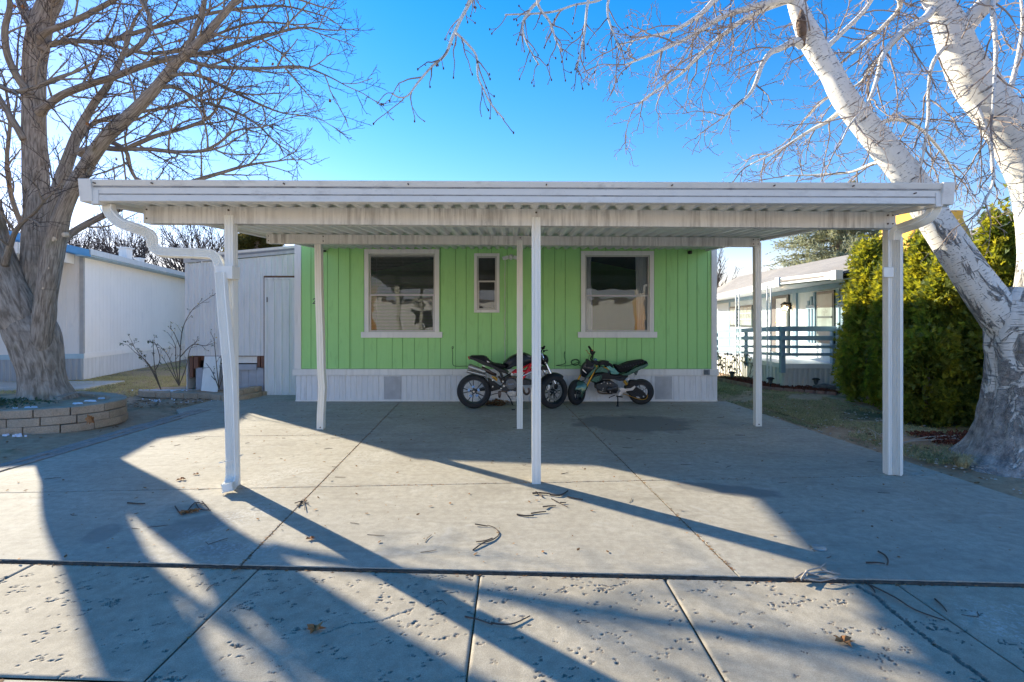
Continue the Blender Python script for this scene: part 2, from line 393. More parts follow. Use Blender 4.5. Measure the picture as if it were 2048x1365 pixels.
# ---------------------------------------------------------------- the green house
HY = 9.94
def hx(px): return (px-1024)/1024*HY
def hz(py): return CAMZ-(py-642)/1024*HY
HX0, HX1 = hx(590), hx(1433)
house = empty('mobile_home', (0, HY, 0), 'bright green mobile home with white trim and skirting behind the carport posts', 'house')
wins = [(hx(738), hx(870), hz(664), hz(508)), (hx(954), hx(993.5), hz(620), hz(513)), (hx(1170), hx(1299), hz(664), hz(511))]
gro = [5, 82, 157, 247, 308, 378, 457, 530, 618, 680, 750, 828, 920, 1010, 1070, 1130, 1198, 1260, 1348, 1425, 1495, 1562, 1620, 1707, 1780, 1850, 1918, 1976]
gro = [hx(700+q/2.926) for q in gro]+[hx(p) for p in (622, 655, 677, 699)]+[hx(1394), hx(1415)]
zt, zb = 3.06, hz(738)
edges = sorted(set([HX0+.1, HX1-.1]+gro+[w[0] for w in wins]+[w[1] for w in wins]))
w = MB(); bk = MB()
for a, b in zip(edges[:-1], edges[1:]):
    ga = .004 if a in gro else 0; gb = .004 if b in gro else 0
    zz = [(zb, zt)]
    for (x0, x1, z0, z1) in wins:
        if a >= x0-1e-6 and b <= x1+1e-6: zz = [(zb, z0), (z1, zt)]
    for (p, q) in zz:
        w.box(a+ga, b-gb, HY, HY+.012, p, q); bk.box(a, b, HY+.012, HY+.05, p, q)
w.build('siding', mt['green'], house, bevel=.002, seg=1); bk.build('siding_backing', mt['green_d'], house)
s = MB(); HB = 15.6
s.box(HX0+.05, HX0+.1, HY+.05, HB, .05, 3.04); s.box(HX1-.1, HX1-.05, HY+.05, HB, .05, 3.04); s.box(HX0+.05, HX1-.05, HB, HB+.05, .05, 3.04)
s.box(HX0+.1, HX1-.1, HY+.05, HB, .3, .35)
s.prism([(HX0+.05, HY+.02, 3.0), (HX1-.05, HY+.02, 3.0), (HX1-.05, HY+.02, 3.075), ((HX0+HX1)/2, HY+.02, 3.915), (HX0+.05, HY+.02, 3.075)], (0, .04, 0))
s.prism([(HX0+.05, HB, 3.0), (HX1-.05, HB, 3.0), (HX1-.05, HB, 3.075), ((HX0+HX1)/2, HB, 3.915), (HX0+.05, HB, 3.075)], (0, .04, 0))
s.build('side_wall', mt['green'], house)
s = MB(); xc = (HX0+HX1)/2; 
for sg in (-1, 1):
    xe = xc+sg*(HX1-xc+.03)
    s.prism([(xc, HY-.05, 3.9), (xe, HY-.05, 3.05), (xe, HY-.05, 3.10), (xc, HY-.05, 3.93)], (0, HB-HY+.2, 0))
s.build('roof', simple('shingle_roof', (.12, .11, .10), .9, 0, .25, 20, .004), house)
s = MB(); s.box(HX0, hx(603), HY-.028, HY-.002, zb, 3.04); s.box(HX0, HX0+.03, HY, HY+.1, zb, 3.04)
s.build('corner_trim', mt['trim'], house, bevel=.003)
s = MB(); s.box(hx(1422), HX1, HY-.028, HY-.002, zb, 3.04); s.box(HX1-.03, HX1, HY, HY+.1, zb, 3.04)
s.build('corner_trim', mt['trim'], house, bevel=.003)
# skirting: band and ribbed panels
s = MB(); ztb, zbb = hz(738), hz(750)
for a, b in ((hx(587), hx(695)), (hx(695)+.004, hx(905)), (hx(905)+.004, hx(1180)), (hx(1180)+.004, hx(1436))):
    s.box(a, b, HY-.045, HY-.006, zbb, ztb-.003)
s.box(hx(589), hx(1434), HY-.055, HY-.0, zbb-.014, zbb-.002)
s.build('skirt_band', mt['trim'], house, bevel=.003)
def ribbed(mb, x0, x1, y, z0, z1, pitch=.125, d=.012, gap=.010, flip=1):
    n = max(1, round((x1-x0)/pitch)); p = (x1-x0)/n; P = []
    for i in range(n):
        a = x0+i*p; P += [(a, y), (a+gap, y-d*flip), (a+p-gap, y-d*flip), (a+p-.002, y)]
    P.append((x1, y))
    mb.sheet([[(q[0], q[1], z0) for q in P], [(q[0], q[1], z1) for q in P]])
s = MB(); ribbed(s, hx(592), hx(1434), HY-.012, .02, zbb-.014, .107)
s.box(hx(592), hx(1434), HY-.012+.001, HY+.03, .0, zbb-.02)
s.build('skirting', weathered('skirting_vinyl', (.82, .82, .83), dirt=(.40, .38, .34), amt=.45, streak=(12, 12, 1.5)), house)
s = MB(); s.box(hx(592), hx(1434), HY-.035, HY-.012, -.005, .028); s.build('skirt_track', mt['trim'], house, bevel=.002)
t = NT('vent_louvre'); br = t.n('TexBrick'); t.t.links.new(t.co(sc=(1, 1, 1)), br.inputs[0])
mt['vent'] = simple('vent_grey', (.50, .51, .53), .6)
for px in (786, 1326):
    s = MB(); x0, x1 = hx(px-17), hx(px+17); nz_ = 30
    s.box(x0, x1, HY-.03, HY-.0265, .04, zbb-.03)
    for i in range(nz_):
        z = .05+i*(zbb-.1)/nz_
        for a, b in ((x0+.01, (x0+x1)/2-.01), ((x0+x1)/2+.01, x1-.01)): s.box(a, b, HY-.036, HY-.0265, z, z+.007)
    s.build('skirt_vent', mt['vent'], house)
mt['alu'] = weathered('aluminium_sash', (.60, .58, .54), amt=.3)
def slats(mb, x0, x1, z0, z1, y, pitch=.028, tilt=22):
    z = z0
    while z < z1:
        dz = .011*math.sin(R(tilt)); mb.hexa([(x0, y, z-dz), (x1, y, z-dz), (x1, y+.022, z+dz), (x0, y+.022, z+dz)], [(x0, y, z-dz+.0015), (x1, y, z-dz+.0015), (x1, y+.022, z+dz+.0015), (x0, y+.022, z+dz+.0015)]); z += pitch
def window(par, x0, x1, z0, z1, y, tw, kind, trim, sill=True, label=None, mid=.53, ztop=None):
    """trimmed double hung window: frame, sill, sashes, panes, blinds or curtains"""
    f = MB(); d = .03
    f.box(x0-tw, x0, y-d, y-.001, z0-.0, z1+tw); f.box(x1, x1+tw, y-d, y-.001, z0-.0, z1+tw); f.box(x0, x1, y-d, y-.001, z1, z1+tw)
    if not sill: f.box(x0-tw, x1+tw, y-d, y-.001, z0-tw, z0-.001)
    fo = f.build('window', trim, par, bevel=.003)
    if label: fo['label'] = label
    if sill:
        m = MB(); m.box(x0-tw-.06, x1+tw+.06, y-d-.012, y-.001, z0-.115, z0-.002); m.build('sill', trim, fo, bevel=.003)
    m = MB(); a = .03; zm = z0+(z1-z0)*(1-mid)
    for (p, q, r_, s_, yy) in ((x0, x1, zm-.012, z1, y+.012), (x0+.012, x1-.012, z0, zm+.016, y-.004)):
        m.box(p, p+a, yy, yy+.02, r_, s_); m.box(q-a, q, yy, yy+.02, r_, s_); m.box(p+a, q-a, yy+.001, yy+.019, r_, r_+a); m.box(p+a, q-a, yy+.001, yy+.019, s_-a, s_)
    m.box(x0, x0+.012, y-.012, y+.05, z0, zm-.02); m.box(x1-.012, x1, y-.012, y+.05, z0, zm-.02)
    m.build('sash', mt['alu'], fo, bevel=.002, seg=1)
    m = MB(); m.box(x0+a, x1-a, y+.020, y+.024, zm, z1-a); m.build('pane', mt['glass'], fo)
    m = MB(); m.box(x0+a, x1-a, y+.005, y+.009, z0+a, zm-.01); m.build('pane', mt['glass'], fo)
    if kind == 'blind':
        m = MB(); slats(m, x0+.02, x1-.02, z0+.03, z1-.07, y+.075); m.box(x0+.01, x1-.01, y+.07, y+.1, z1-.06, z1-.005)
        for q in (.1, .5, .9):
            xx = x0+(x1-x0)*q; m.box(xx, xx+.003, y+.072, y+.074, z0, z1)
        m.build('blind', simple('blind_slat', (.80, .78, .74), .5), fo)
    if kind == 'curtain':
        m = MB()
        for (p, q) in ((x0-.02, x0+.15), (x1-.21, x1+.02)):
            n = 24; P = [(p+(q-p)*i/n, y+.12+.02*math.sin(i*1.7)+.008*math.sin(i*.9)) for i in range(n+1)]
            m.sheet([[(u+ (.02*math.sin(k*.8) if p < x0 else -.025*k*.2), v, z0-.1+(z1-z0+.2)*k/8) for u, v in P] for k in range(9)])
        t = NT('sheer_curtain'); t.base((.75, .77, .8), .8); t.b.inputs['Transmission Weight'].default_value = 0; t.b.inputs['Subsurface Weight'].default_value = 0
        m.build('curtain', t.m, fo, smooth=180)
    if kind == 'shade':
        m = MB(); m.box(x0+.02, x1-.02, y+.05, y+.055, z0+.01, z1); m.build('roller_shade', simple('shade_cloth', (.10, .09, .085), .9), fo)
    return fo
window(house, *wins[0], HY, .085, 'blind', mt['trim'], label='trimmed window with half reflecting glass over closed blinds')
window(house, *wins[1], HY, .055, 'shade', mt['trim'], sill=False, label='narrow small window with dark panes', mid=.47)
window(house, *wins[2], HY, .08, 'curtain', mt['trim'], label='trimmed window with pale curtains at both sides')
# house number: two rows of dark digits, partly behind the thin post
def text(s_, size, loc, mat, name, par, rot=(R(90), 0, 0), ext=.002, shear=0):
    cu = bpy.data.curves.new(name, 'FONT'); cu.body = s_; cu.size = size; cu.extrude = ext; cu.shear = shear; cu.offset = .002*size
    ob = bpy.data.objects.new(name, cu); C.objects.link(ob); dg = bpy.context.evaluated_depsgraph_get(); me = bpy.data.meshes.new_from_object(ob.evaluated_get(dg))
    bpy.data.objects.remove(ob); me.materials.append(mat); o = bpy.data.objects.new(name, me); C.objects.link(o); o.rotation_euler = rot
    o.location = Vector(loc)-wloc(par); o.parent = par; return o
mt['ink'] = simple('dark_blue_digit', (.02, .025, .06), .4)
text('22', .15, (hx(624.5), HY-.004, hz(608)), mt['ink'], 'house_number', house, shear=.12)
text('9', .15, (hx(629.5), HY-.004, hz(624)), mt['ink'], 'house_number', house, shear=.12)
# twin-head flood light with its cable, two small cameras, outlet, loose cords
fl = empty('flood_light', (hx(1020), HY, hz(517)), 'white twin-head flood light mounted between the small window and the thin post', 'light')
m = MB(); x, z = hx(1022), hz(517)
m.cyl((x, HY-.001, z+.02), (x, HY-.045, z+.02), .05, 20); m.ball((x, HY-.05, z+.02), .042, 14); m.cyl((x, HY-.05, z), (x, HY-.06, z-.035), .02, 12); m.build('light_base', mt['white'], fl, smooth=40)
for sg in (-1, 1):
    m = MB(); c = Vector((x+sg*.105, HY-.08, z-.005)); q = Matrix.Rotation(sg*R(15), 3, 'Y') @ Matrix.Rotation(R(-20), 3, 'X')
    b_ = [q@Vector(p)+c for p in ((-.06, -.02, -.035), (.06, -.02, -.035), (.045, .03, -.028), (-.045, .03, -.028))]
    t_ = [q@Vector(p)+c for p in ((-.06, -.02, .035), (.06, -.02, .035), (.045, .03, .028), (-.045, .03, .028))]
    m.hexa(b_, t_); m.bar((x+sg*.03, HY-.06, z+.01), (x+sg*.07, HY-.07, z), .015, .015); h = m.build('light_head', mt['white'], fl, bevel=.006)
    m = MB(); m.add([q@Vector(p)+c for p in ((-.05, -.0215, -.027), (.05, -.0215, -.027), (.05, -.0215, .027), (-.05, -.0215, .027))], [(0, 1, 2, 3)]); m.build('lens', simple('lens_panel', (.8, .8, .78), .3), h)
m = MB(); zz = hz(738); P = [(hx(1010)+.004*math.sin(i*1.3), HY-.008, hz(522)+(zz-hz(522))*i/24) for i in range(25)]
m.tube([(hx(1014), HY-.02, hz(517))]+P, .006, 6)
for i in (3, 8, 14, 20): m.box(P[i][0]-.012, P[i][0]+.012, HY-.016, HY-.001, P[i][2]-.005, P[i][2]+.005)
o = m.build('cable', simple('white_cable', (.62, .60, .55), .6), smooth=50); tag(o, 'thin white cable running straight down the green wall from the flood light', 'cable')
for (px, py, lab) in ((650, 502, 'small black security camera high on the green wall beside the bent thin post'), (1378, 506, 'small black security camera under the eave right of the curtained window')):
    t_ = empty('security_camera', (hx(px), HY, hz(py)), lab, 'camera', 'security cameras on the green wall')
    m = MB(); x, z = hx(px), hz(py); m.cyl((x, HY-.001, z+.01), (x, HY-.02, z+.01), .03, 16); m.build('mount', mt['black'], t_, smooth=40)
    m = MB(); m.box(x-.035, x+.035, HY-.085, HY-.02, z-.03, z+.035); h = m.build('camera_body', mt['black'], t_, bevel=.012)
    m = MB(); m.cyl((x-.005, HY-.0855, z), (x-.005, HY-.092, z), .018, 14); m.build('lens', simple('lens_glass', (.01, .01, .015), .1), t_, smooth=40)
ob = empty('outlet_box', (hx(1411), HY-.05, hz(744)), 'grey outdoor outlet box on the white skirting band at the right corner', 'outlet')
m = MB(); x, z = hx(1411), hz(744); m.box(x-.055, x+.055, HY-.085, HY-.046, z-.05, z+.05); m.build('box', simple('outlet_grey', (.20, .23, .25), .5), ob, bevel=.006)
m = MB(); m.box(x-.045, x+.02, HY-.097, HY-.086, z-.035, z+.035); m.build('cover', simple('outlet_cover', (.10, .13, .15), .3), ob, bevel=.004)
mt['cord'] = simple('green_cord', (.06, .15, .05), .6)
def cord(pts, name, lab, r=.005, grp=None):
    m = MB(); P = [Vector((hx(900+a/4.763), HY-.012-.0*b, hz(670+b/4.763))) for a, b in pts]
    P = cr([tuple(p) for p in P], 5); m.tube(P, r, 6); o = m.build(name, mt['cord'], smooth=180); return tag(o, lab, 'cord', grp)
cord([(18, 118), (28, 112), (34, 124), (26, 132), (20, 122), (26, 180), (24, 250), (34, 292), (80, 300), (150, 298), (230, 302)], 'cord', 'green cord hanging in a J along the wall left of the red-framed motorcycle')
P = [(1092, 160), (1088, 200), (1096, 240), (1100, 268), (1060, 285), (1010, 292), (1080, 296), (1140, 290)]
for k in range(26):
    a = k*.72; P.append((1188+38*math.cos(a)+k*.4, 262+26*math.sin(a)+4*math.sin(k)))
P += [(1230, 290), (1290, 296)]
cord(P, 'cord', 'green cord coiled in loops on the wall ledge between the two motorcycles', .006)
# ---------------------------------------------------------------- shed
SY = 10.8
def sx(px): return (px-1024)/1024*SY
def sz(py): return CAMZ-(py-642)/1024*SY
shed = empty('metal_shed', (sx(480), SY, 0), 'white ribbed metal shed with a door and a broken lower wall beside the green house', 'shed')
mt['shed'] = weathered('shed_metal', (.80, .80, .79), dirt=(.42, .41, .40), amt=.5, streak=(10, 10, .8))
def shedpanel(x0, x1, zb_, ztl, ztr, y, pitch=.115):
    m = MB(); n = round((x1-x0)/pitch); p = (x1-x0)/n; P = []
    for i in range(n):
        a = x0+i*p; P += [(a, y), (a+.012, y-.014), (a+.034, y-.014), (a+.046, y)]
        P += [(a+.072, y), (a+.075, y-.004), (a+.078, y)]
    P.append((x1, y))
    f = lambda x: ztl+(ztr-ztl)*(x-x0)/(x1-x0)
    m.sheet([[(q[0], q[1], zb_) for q in P], [(q[0], q[1], f(q[0])) for q in P]]); return m
zl, zr = sz(528), sz(508)
fx = lambda x: zl+(zr-zl)*(x-sx(374))/(sx(592)-sx(374))
m = shedpanel(sx(374), sx(529), sz(712), fx(sx(374)), fx(sx(529)), SY); m.build('wall', mt['shed'], shed)
m = shedpanel(sx(529), sx(594), sz(552), fx(sx(529)), fx(sx(594)), SY); m.build('wall', mt['shed'], shed)
m = MB(); m.box(sx(373)-.02, sx(377), SY-.022, SY+.03, sz(714), sz(522)); m.box(sx(373)-.02, sx(373), SY+.03, SY+5, .1, sz(522)); m.box(sx(594), -4.25, SY, SY+.06, .0, 3.0)
m.box(sx(373), -4.25, SY+5, SY+5.05, .1, 2.9); m.build('side_wall', mt['shed'], shed)
m = MB(); A = (sx(372)-.03, sz(516)); B = (sx(594), sz(496))
m.prism([(A[0], SY-.05, A[1]-.005), (B[0], SY-.05, B[1]-.005), (B[0], SY-.05, B[1]+.045), (A[0], SY-.05, A[1]+.045)], (0, 5.1, 0)); m.build('roof', mt['trim'], shed)
m = MB(); m.prism([(A[0], SY-.04, A[1]-.115), (B[0], SY-.04, B[1]-.115), (B[0], SY-.04, B[1]-.006), (A[0], SY-.04, A[1]-.006)], (0, .035, 0)); m.build('roof_edge', weathered('shed_edge', (.55, .56, .58), amt=.4), shed)
m = MB(); m.prism([(A[0]+.16, SY-.048, A[1]-.05), (B[0], SY-.048, B[1]-.05), (B[0], SY-.048, B[1]-.012), (A[0]+.16, SY-.048, A[1]-.012)], (0, .006, 0)); m.build('drip_strip', simple('grey_strip', (.22, .24, .27), .5), shed)
m = shedpanel(sx(532), sx(592), sz(789), sz(557), sz(558), SY-.03, .15); 
m.box(sx(531), sx(534), SY-.046, SY-.02, sz(790), sz(556)); m.box(sx(534), sx(592), SY-.044, SY-.02, sz(560), sz(556)); m.box(sx(534), sx(592), SY-.044, SY-.02, sz(790), sz(787))
m.box(sx(531), sx(592), SY-.018, SY-.01, sz(790), sz(557)); d = m.build('door', mt['shed'], shed)
m = MB(); m.box(sx(535.5), sx(537), SY-.05, SY-.044, sz(605), sz(595)); m.build('hasp', mt['screw'], d)
m = MB(); m.box(sx(528), sx(594), SY+.0, SY+.04, sz(557), sz(552)); m.box(sx(527.5), sx(530), SY-.005, SY+.03, sz(790), sz(553)); m.build('door_frame', simple('rusty_frame', (.16, .085, .05), .8, 0, .4, 14), shed)
# the open strip under the wall: dark void, wooden blocking, fallen panels
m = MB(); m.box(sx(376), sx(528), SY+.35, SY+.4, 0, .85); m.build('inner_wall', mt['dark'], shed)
mt['wood'] = groove_wall('old_red_wood', (.20, .09, .06), (.08, .05, .04), .5)
for (a, b, c, d_) in ((378, 384, 714, 756), (386, 395, 714, 738), (513, 519, 714, 735), (521, 528, 714, 738)):
    m = MB(); m.box(sx(a), sx(b), SY+.02, SY+.12, sz(d_), sz(c)); m.build('wood_block', mt['wood'], shed, bevel=.003)
m = MB(); m.box(sx(376), sx(528), SY+.12, SY+.16, sz(722), sz(712)); m.build('wood_rail', mt['wood'], shed)
m = MB()
for k in range(3): m.box(sx(440), sx(513), SY+.05+k*.012, SY+.06+k*.012, sz(727-k*4), sz(722-k*4))
m.build('loose_strip', mt['trim'], shed)
m = MB(); ribbed(m, sx(390), sx(527), SY+.03, sz(786), sz(736), .16, .01); m.box(sx(430), sx(514), SY-.03, SY+.01, sz(740), sz(729)); m.build('skirt_panel', simple('grey_skirt', (.40, .42, .47), .6), shed)
m = MB(); m.hexa([at(402, 782, SY-.3), at(435, 785, SY-.3), at(435, 785, SY-.28), at(402, 782, SY-.28)], [at(409, 713, SY-.03), at(442, 713, SY-.03), at(442, 713, SY-.01), at(409, 713, SY-.01)])
tag(m.build('loose_panel', mt['white'], bevel=.003), 'loose white panel leaning against the open lower wall of the shed', 'panel')
# ---------------------------------------------------------------- carport
car = empty('carport', (0, 5, 0), 'white metal carport with a flat roof on six slim posts over the driveway', 'carport')
def bz(Y): return 2.63+.064*(Y-4.93)           # underside of the roof deck
def kk(Y): return .015+.022*min(1, max(0, (Y-4.5)/.45)) if Y < 4.95 else .037+.004*(Y-4.95)
RX0, RX1 = -3.60, 3.78
# roof deck: trapezoid ribs running front to back
P = []; x = RX0; pitch = .165
while x < RX1:
    P += [(x, .0), (x+.045, .0), (x+.075, .042), (x+.135, .042)]; x += pitch
def shear(x, Y): return (x, Y+kk(Y)*x)
m = MB(); rows_ = []
for Y in (4.61, 5, 6, 7, 8, 9, 10.25):
    rows_.append([(px_, Y+kk(Y)*px_*(1 if Y < 9.5 else .3), bz(Y)+pz_) for px_, pz_ in P])
m.sheet(rows_)
m.sheet([[(q[0], q[1], q[2]+.002) for q in r] for r in rows_][::-1])
m.build('roof_deck', mt['deck_metal'], car)
for xx in (RX0, RX1):
    m = MB()
    for Ya, Yb in ((4.47, 7), (7, 10.25)):
        f = lambda Y: Y+kk(Y)*xx*(1 if Y < 9.5 else .3)
        za, zb2 = bz(Ya), bz(Yb); w_ = .03
        m.hexa([(xx-w_, f(Ya), za-.03), (xx+w_, f(Ya), za-.03), (xx+w_, f(Yb), zb2-.03), (xx-w_, f(Yb), zb2-.03)], [(xx-w_, f(Ya), za+.09), (xx+w_, f(Ya), za+.09), (xx+w_, f(Yb), zb2+.09), (xx-w_, f(Yb), zb2+.09)])
    m.build('side_fascia', mt['fascia'], car)
# gutter fascia across the front: stepped profile
def front(mb, x0, x1, prof):
    f = lambda x, y: y+.015*x
    mb.prism([(x0, f(x0, y), z) for y, z in prof], (x1-x0, .015*(x1-x0), 0))
FX0, FX1 = -3.72, 3.90
zb0, zt0 = 2.593, 2.775
prof = [(4.50, zb0), (4.478, zb0+.004), (4.478, zb0+.056), (4.490, zb0+.062), (4.478, zb0+.068), (4.474, zb0+.118), (4.490, zb0+.126), (4.470, zb0+.134), (4.455, zt0-.006), (4.455, zt0), (4.47, zt0), (4.60, zt0-.02), (4.60, zb0+.01)]
m = MB(); front(m, FX0+.09, FX1-.09, prof); m.build('gutter', mt['fascia'], car)
mt['grime'] = weathered('seam_grime', (.42, .40, .37), dirt=(.08, .075, .07), amt=.9, streak=(6, 6, 6), th=.45)
m = MB(); front(m, FX0+.11, FX1-.11, [(4.4755, zb0+.058), (4.49, zb0+.058), (4.49, zb0+.066), (4.4755, zb0+.066)]); front(m, FX0+.11, FX1-.11, [(4.4715, zb0+.120), (4.49, zb0+.120), (4.49, zb0+.131), (4.4715, zb0+.131)]); m.build('gutter_seam', mt['grime'], car)
for a, b in ((FX0, FX0+.105), (FX1-.105, FX1)):
    m = MB(); front(m, a, b, [(4.615, zb0-.006), (4.462, zb0-.006), (4.440, zt0+.004), (4.615, zt0+.004)]); m.build('corner_cap', mt['fascia'], car, bevel=.003)
for x in [FX0+.13, FX0+.62, FX0+1.75, -.9, .3, 1.4, 2.3, 3.0, 3.55]:
    f = 4.449+.015*x; z = zt0-.03 if x < 3.2 else zb0+.09
    m = MB(); m.cyl((x, f+.02, z), (x, f-.008, z), .006, 8); m.build('screw', mt['screw'], car)
# beams: pairs of channels in front of and behind the posts
def beam(name, x0, x1, Yc, k, z0, z1):
    m = MB(); f = lambda x: Yc+k*x
    for dy, fl in ((-.05, 1), (.05, -1)):
        pr = [(dy, z0), (dy+.035*fl, z0), (dy+.035*fl, z0+.004), (dy+.004*fl, z0+.004), (dy+.004*fl, z1-.004), (dy+.035*fl, z1-.004), (dy+.035*fl, z1), (dy, z1)]
        m.prism([(x0, f(x0)+y, z) for y, z in pr], (x1-x0, k*(x1-x0), 0))
    o = m.build(name, mt['beam'], car)
    f2 = lambda x: Yc-.05+k*x
    for x, r_ in [(x, .009) for x in BOLT]+[(x0+.03, .007), (x1-.03, .007)]:
        for zf in (.27, .79):
            z = z0+(z1-z0)*zf; m = MB(); m.cyl((x, f2(x)+.01, z), (x, f2(x)-.006, z), r_, 10); m.build('bolt', mt['screw'], o)
posts_f = [(457, 462, 975), (1071, 1072, 963), (1777, 1779, 948)]
posts_r = [(638, 643, 858), (1039, 1040, 857), (1512, 1515, 852)]
BOLT = [-2.66, .232, 3.70]
beam('front_beam', -3.44, 3.78, 4.955, .037, 2.472, 2.632)
BOLT = [-2.68, .118, 3.56]
beam('rear_beam', -3.47, 3.66, 7.44, .045, 2.657, 2.785)
def post(pts, hw, name='post', hd=None):
    """fluted roll-formed post following a centre line (x, y, z)"""
    hd = hd or hw; g_ = .22
    prof = []
    def side(ax):   # one side of the square with two grooves
        return [(-1, -1), (-.5, -1), (-.42, -1+g_*.5), (-.3, -1), (.3, -1), (.42, -1+g_*.5), (.5, -1)]
    for k in range(4):
        a = k*math.pi/2
        for (u, v) in side(0): prof.append((u*math.cos(a)-v*math.sin(a), u*math.sin(a)+v*math.cos(a)))
    m = MB(); n = len(prof)
    rows__ = [[(x+u*hw, y+v*hd, z) for u, v in prof] for x, y, z in pts]
    V = [p for r in rows__ for p in r]; F = []
    for i in range(len(pts)-1):
        for k in range(n): F.append((i*n+k, i*n+(k+1) % n, (i+1)*n+(k+1) % n, (i+1)*n+k))
    F += [tuple(range(n))[::-1], tuple(range((len(pts)-1)*n, len(pts)*n))]
    m.add(V, F); return m
def gp(px, py): v = gnd(px, py); return v.x, v.y
# front left post (slightly dented), centre and right posts
x, y = gp(468, 972); xt = (462-1024)/1024*y
post([(x, y, 0), (x-.01, y, .5), (x-.02, y, 1.2), (xt, y, 2.55)], .041).build('post', mt['post'], car)
x, y = gp(1072.5, 966); post([(x, y, 0), (x, y, 1.2), (x-.003, y, 2.55)], .042).build('post', mt['post'], car)
x, y = gp(1779, 948); post([(x, y, 0), (x, y, 1.2), (x-.003, y, 2.55)], .041).build('post', mt['post'], car)
x, y = gp(643, 858); Y_ = y
P_ = [((px_-1024)/1024*Y_, Y_, CAMZ-(py_-642)/1024*Y_) for px_, py_ in ((642, 860), (642.5, 830), (645.5, 775), (643, 740), (641, 650), (638.5, 580), (637.5, 480))]
P_[0] = (P_[0][0], Y_, 0); o = post(P_, .047).build('post', mt['post'], car); o['label'] = 'thin post bent near its foot'
x, y = gp(1039.5, 857); post([(x, y, 0), (x, y, 1.2), (x, y, 2.72)], .042).build('post', mt['post'], car)
x, y = gp(1515, 852); post([(x, y, 0), (x, y, 1.2), (x-.01, y, 2.72)], .044).build('post', mt['post'], car)
for (px_, py_) in ((643, 855), (1039.5, 853), (1072.5, 959), (1515, 849)):
    v = gnd(px_, py_+3); m = MB(); m.cyl((v.x, v.y-.035, .03), (v.x, v.y-.052, .03), .009, 8); m.build('anchor_bolt', mt['screw'], car)
# downspouts: rectangular ribbed pipe
def rectprof(n=4): 
    pr = []
    for k in range(4):
        a = k*math.pi/2
        for (u, v) in ((-1, -.9), (-.72, -1), (-.6, -.74), (-.45, -1), (-.3, -.74), (-.15, -1), (0, -.74), (.15, -1), (.3, -.74), (.45, -1), (.6, -.74), (.72, -1)): pr.append((u*math.cos(a)-v*math.sin(a), (u*math.sin(a)+v*math.cos(a))*.8))
    return pr
def spout(pts, r, name='downspout'):
    m = MB(); pr = rectprof(); m.tube(pts, r, len(pr), True, prof=pr)
    return m.build(name, mt['spout'], car, smooth=35)
A = lambda px_, py_, Y: tuple(at(px_, py_, Y))
yL = gnd(468, 972).y
pl = cr([(*A(219, 409, 4.55),), (*A(220, 424, 4.55),), (*A(238, 444, 4.56),), (*A(262, 454, 4.6),), (*A(288, 463, 4.68),), (*A(303, 474, 4.72),), (*A(305, 490, 4.74),), (*A(318, 503, 4.76),), (*A(345, 506, 4.78),), (*A(405, 508, 4.85),), (*A(430, 513, 4.86),), (*A(440, 535, 4.86),), (*A(442, 560, 4.86),)], 5)
spout(pl, [.042 if i % 2 else .0435 for i in range(len(pl))])
Yp = yL-.11
m_ = cr([A(442, 545, Yp), A(446, 600, Yp), A(453, 680, Yp), A(460, 760, Yp), A(463, 850, Yp), A(465, 940, Yp)], 4)
o = spout(m_, .046)
pe = cr([A(465, 930, Yp), A(465, 952, Yp-.0), A(461, 970, Yp-.06), A(454, 976, Yp-.14)], 5); spout(pe, [.05 if i % 2 else .047 for i in range(len(pe))], 'outlet_elbow')
m = MB(); v = at(455, 555, yL-.04); m.box(v.x-.075, v.x+.085, v.y-.075, v.y+.06, v.z-.02, v.z+.10); m.build('strap', mt['spout'], car, bevel=.004)
m = MB(); v = at(464, 920, yL-.06); m.tube([(v.x-.06, v.y-.11, v.z), (v.x+.06, v.y-.1, v.z+.02), (v.x+.07, v.y+.06, v.z+.03), (v.x-.06, v.y+.06, v.z+.01), (v.x-.06, v.y-.11, v.z)], .003, 5); m.build('wire_tie', mt['spout'], car)
yR = gnd(1779, 948).y
pr_ = cr([A(1868, 407, 4.63), A(1868, 420, 4.63), A(1857, 435, 4.66), A(1835, 446, 4.75), A(1806, 456, 4.95), A(1793, 463, 5.0), A(1790, 480, 5.02)], 5)
spout(pr_, [.042 if i % 2 else .0435 for i in range(len(pr_))])
v0 = at(1793, 475, yR-.04); 
m = MB(); pr = rectprof(); m.tube([(v0.x+.012, yR-.03, v0.z), (v0.x+.012, yR-.03, .006)], .056, len(pr), True, prof=pr); m.build('downspout', mt['spout'], car, smooth=35)
m = MB(); v = at(1776, 545, yR-.05); m.box(v.x-.05, v.x+.05, v.y-.012, v.y+.01, v.z-.05, v.z+.05); m.build('strap', mt['spout'], car, bevel=.004)
# ---------------------------------------------------------------- left neighbour house
O_ = Vector((-11.3, 13.5, 0)); U_ = Vector((-1.9, 7.2, 0)).normalized(); V_ = Vector((-7.2, -1.9, 0)).normalized()
def LN(u, v, z): return O_+U_*u+V_*v+Vector((0, 0, z))      # u: back along the side, v: left along the front
ln = empty('neighbour_house', tuple(O_), 'white neighbouring mobile home with blue roof edge and ribbed skirting behind the big left tree', 'house')
mt['lwhite'] = groove_wall('white_siding', (.90, .87, .81), (.60, .62, .62), .4, .001)
mt['lgrey'] = groove_wall('grey_siding', (.72, .70, .66), (.42, .42, .40), .4, .001)
mt['lblue'] = simple('blue_trim', (.10, .33, .58), .5, 0, .08)
mt['lteal'] = simple('faded_blue_trim', (.33, .47, .54), .5, 0, .12, 3)
def lbox(mb, u0, u1, v0, v1, z0, z1):
    mb.hexa([LN(u0, v0, z0), LN(u1, v0, z0), LN(u1, v1, z0), LN(u0, v1, z0)], [LN(u0, v0, z1), LN(u1, v0, z1), LN(u1, v1, z1), LN(u0, v1, z1)])
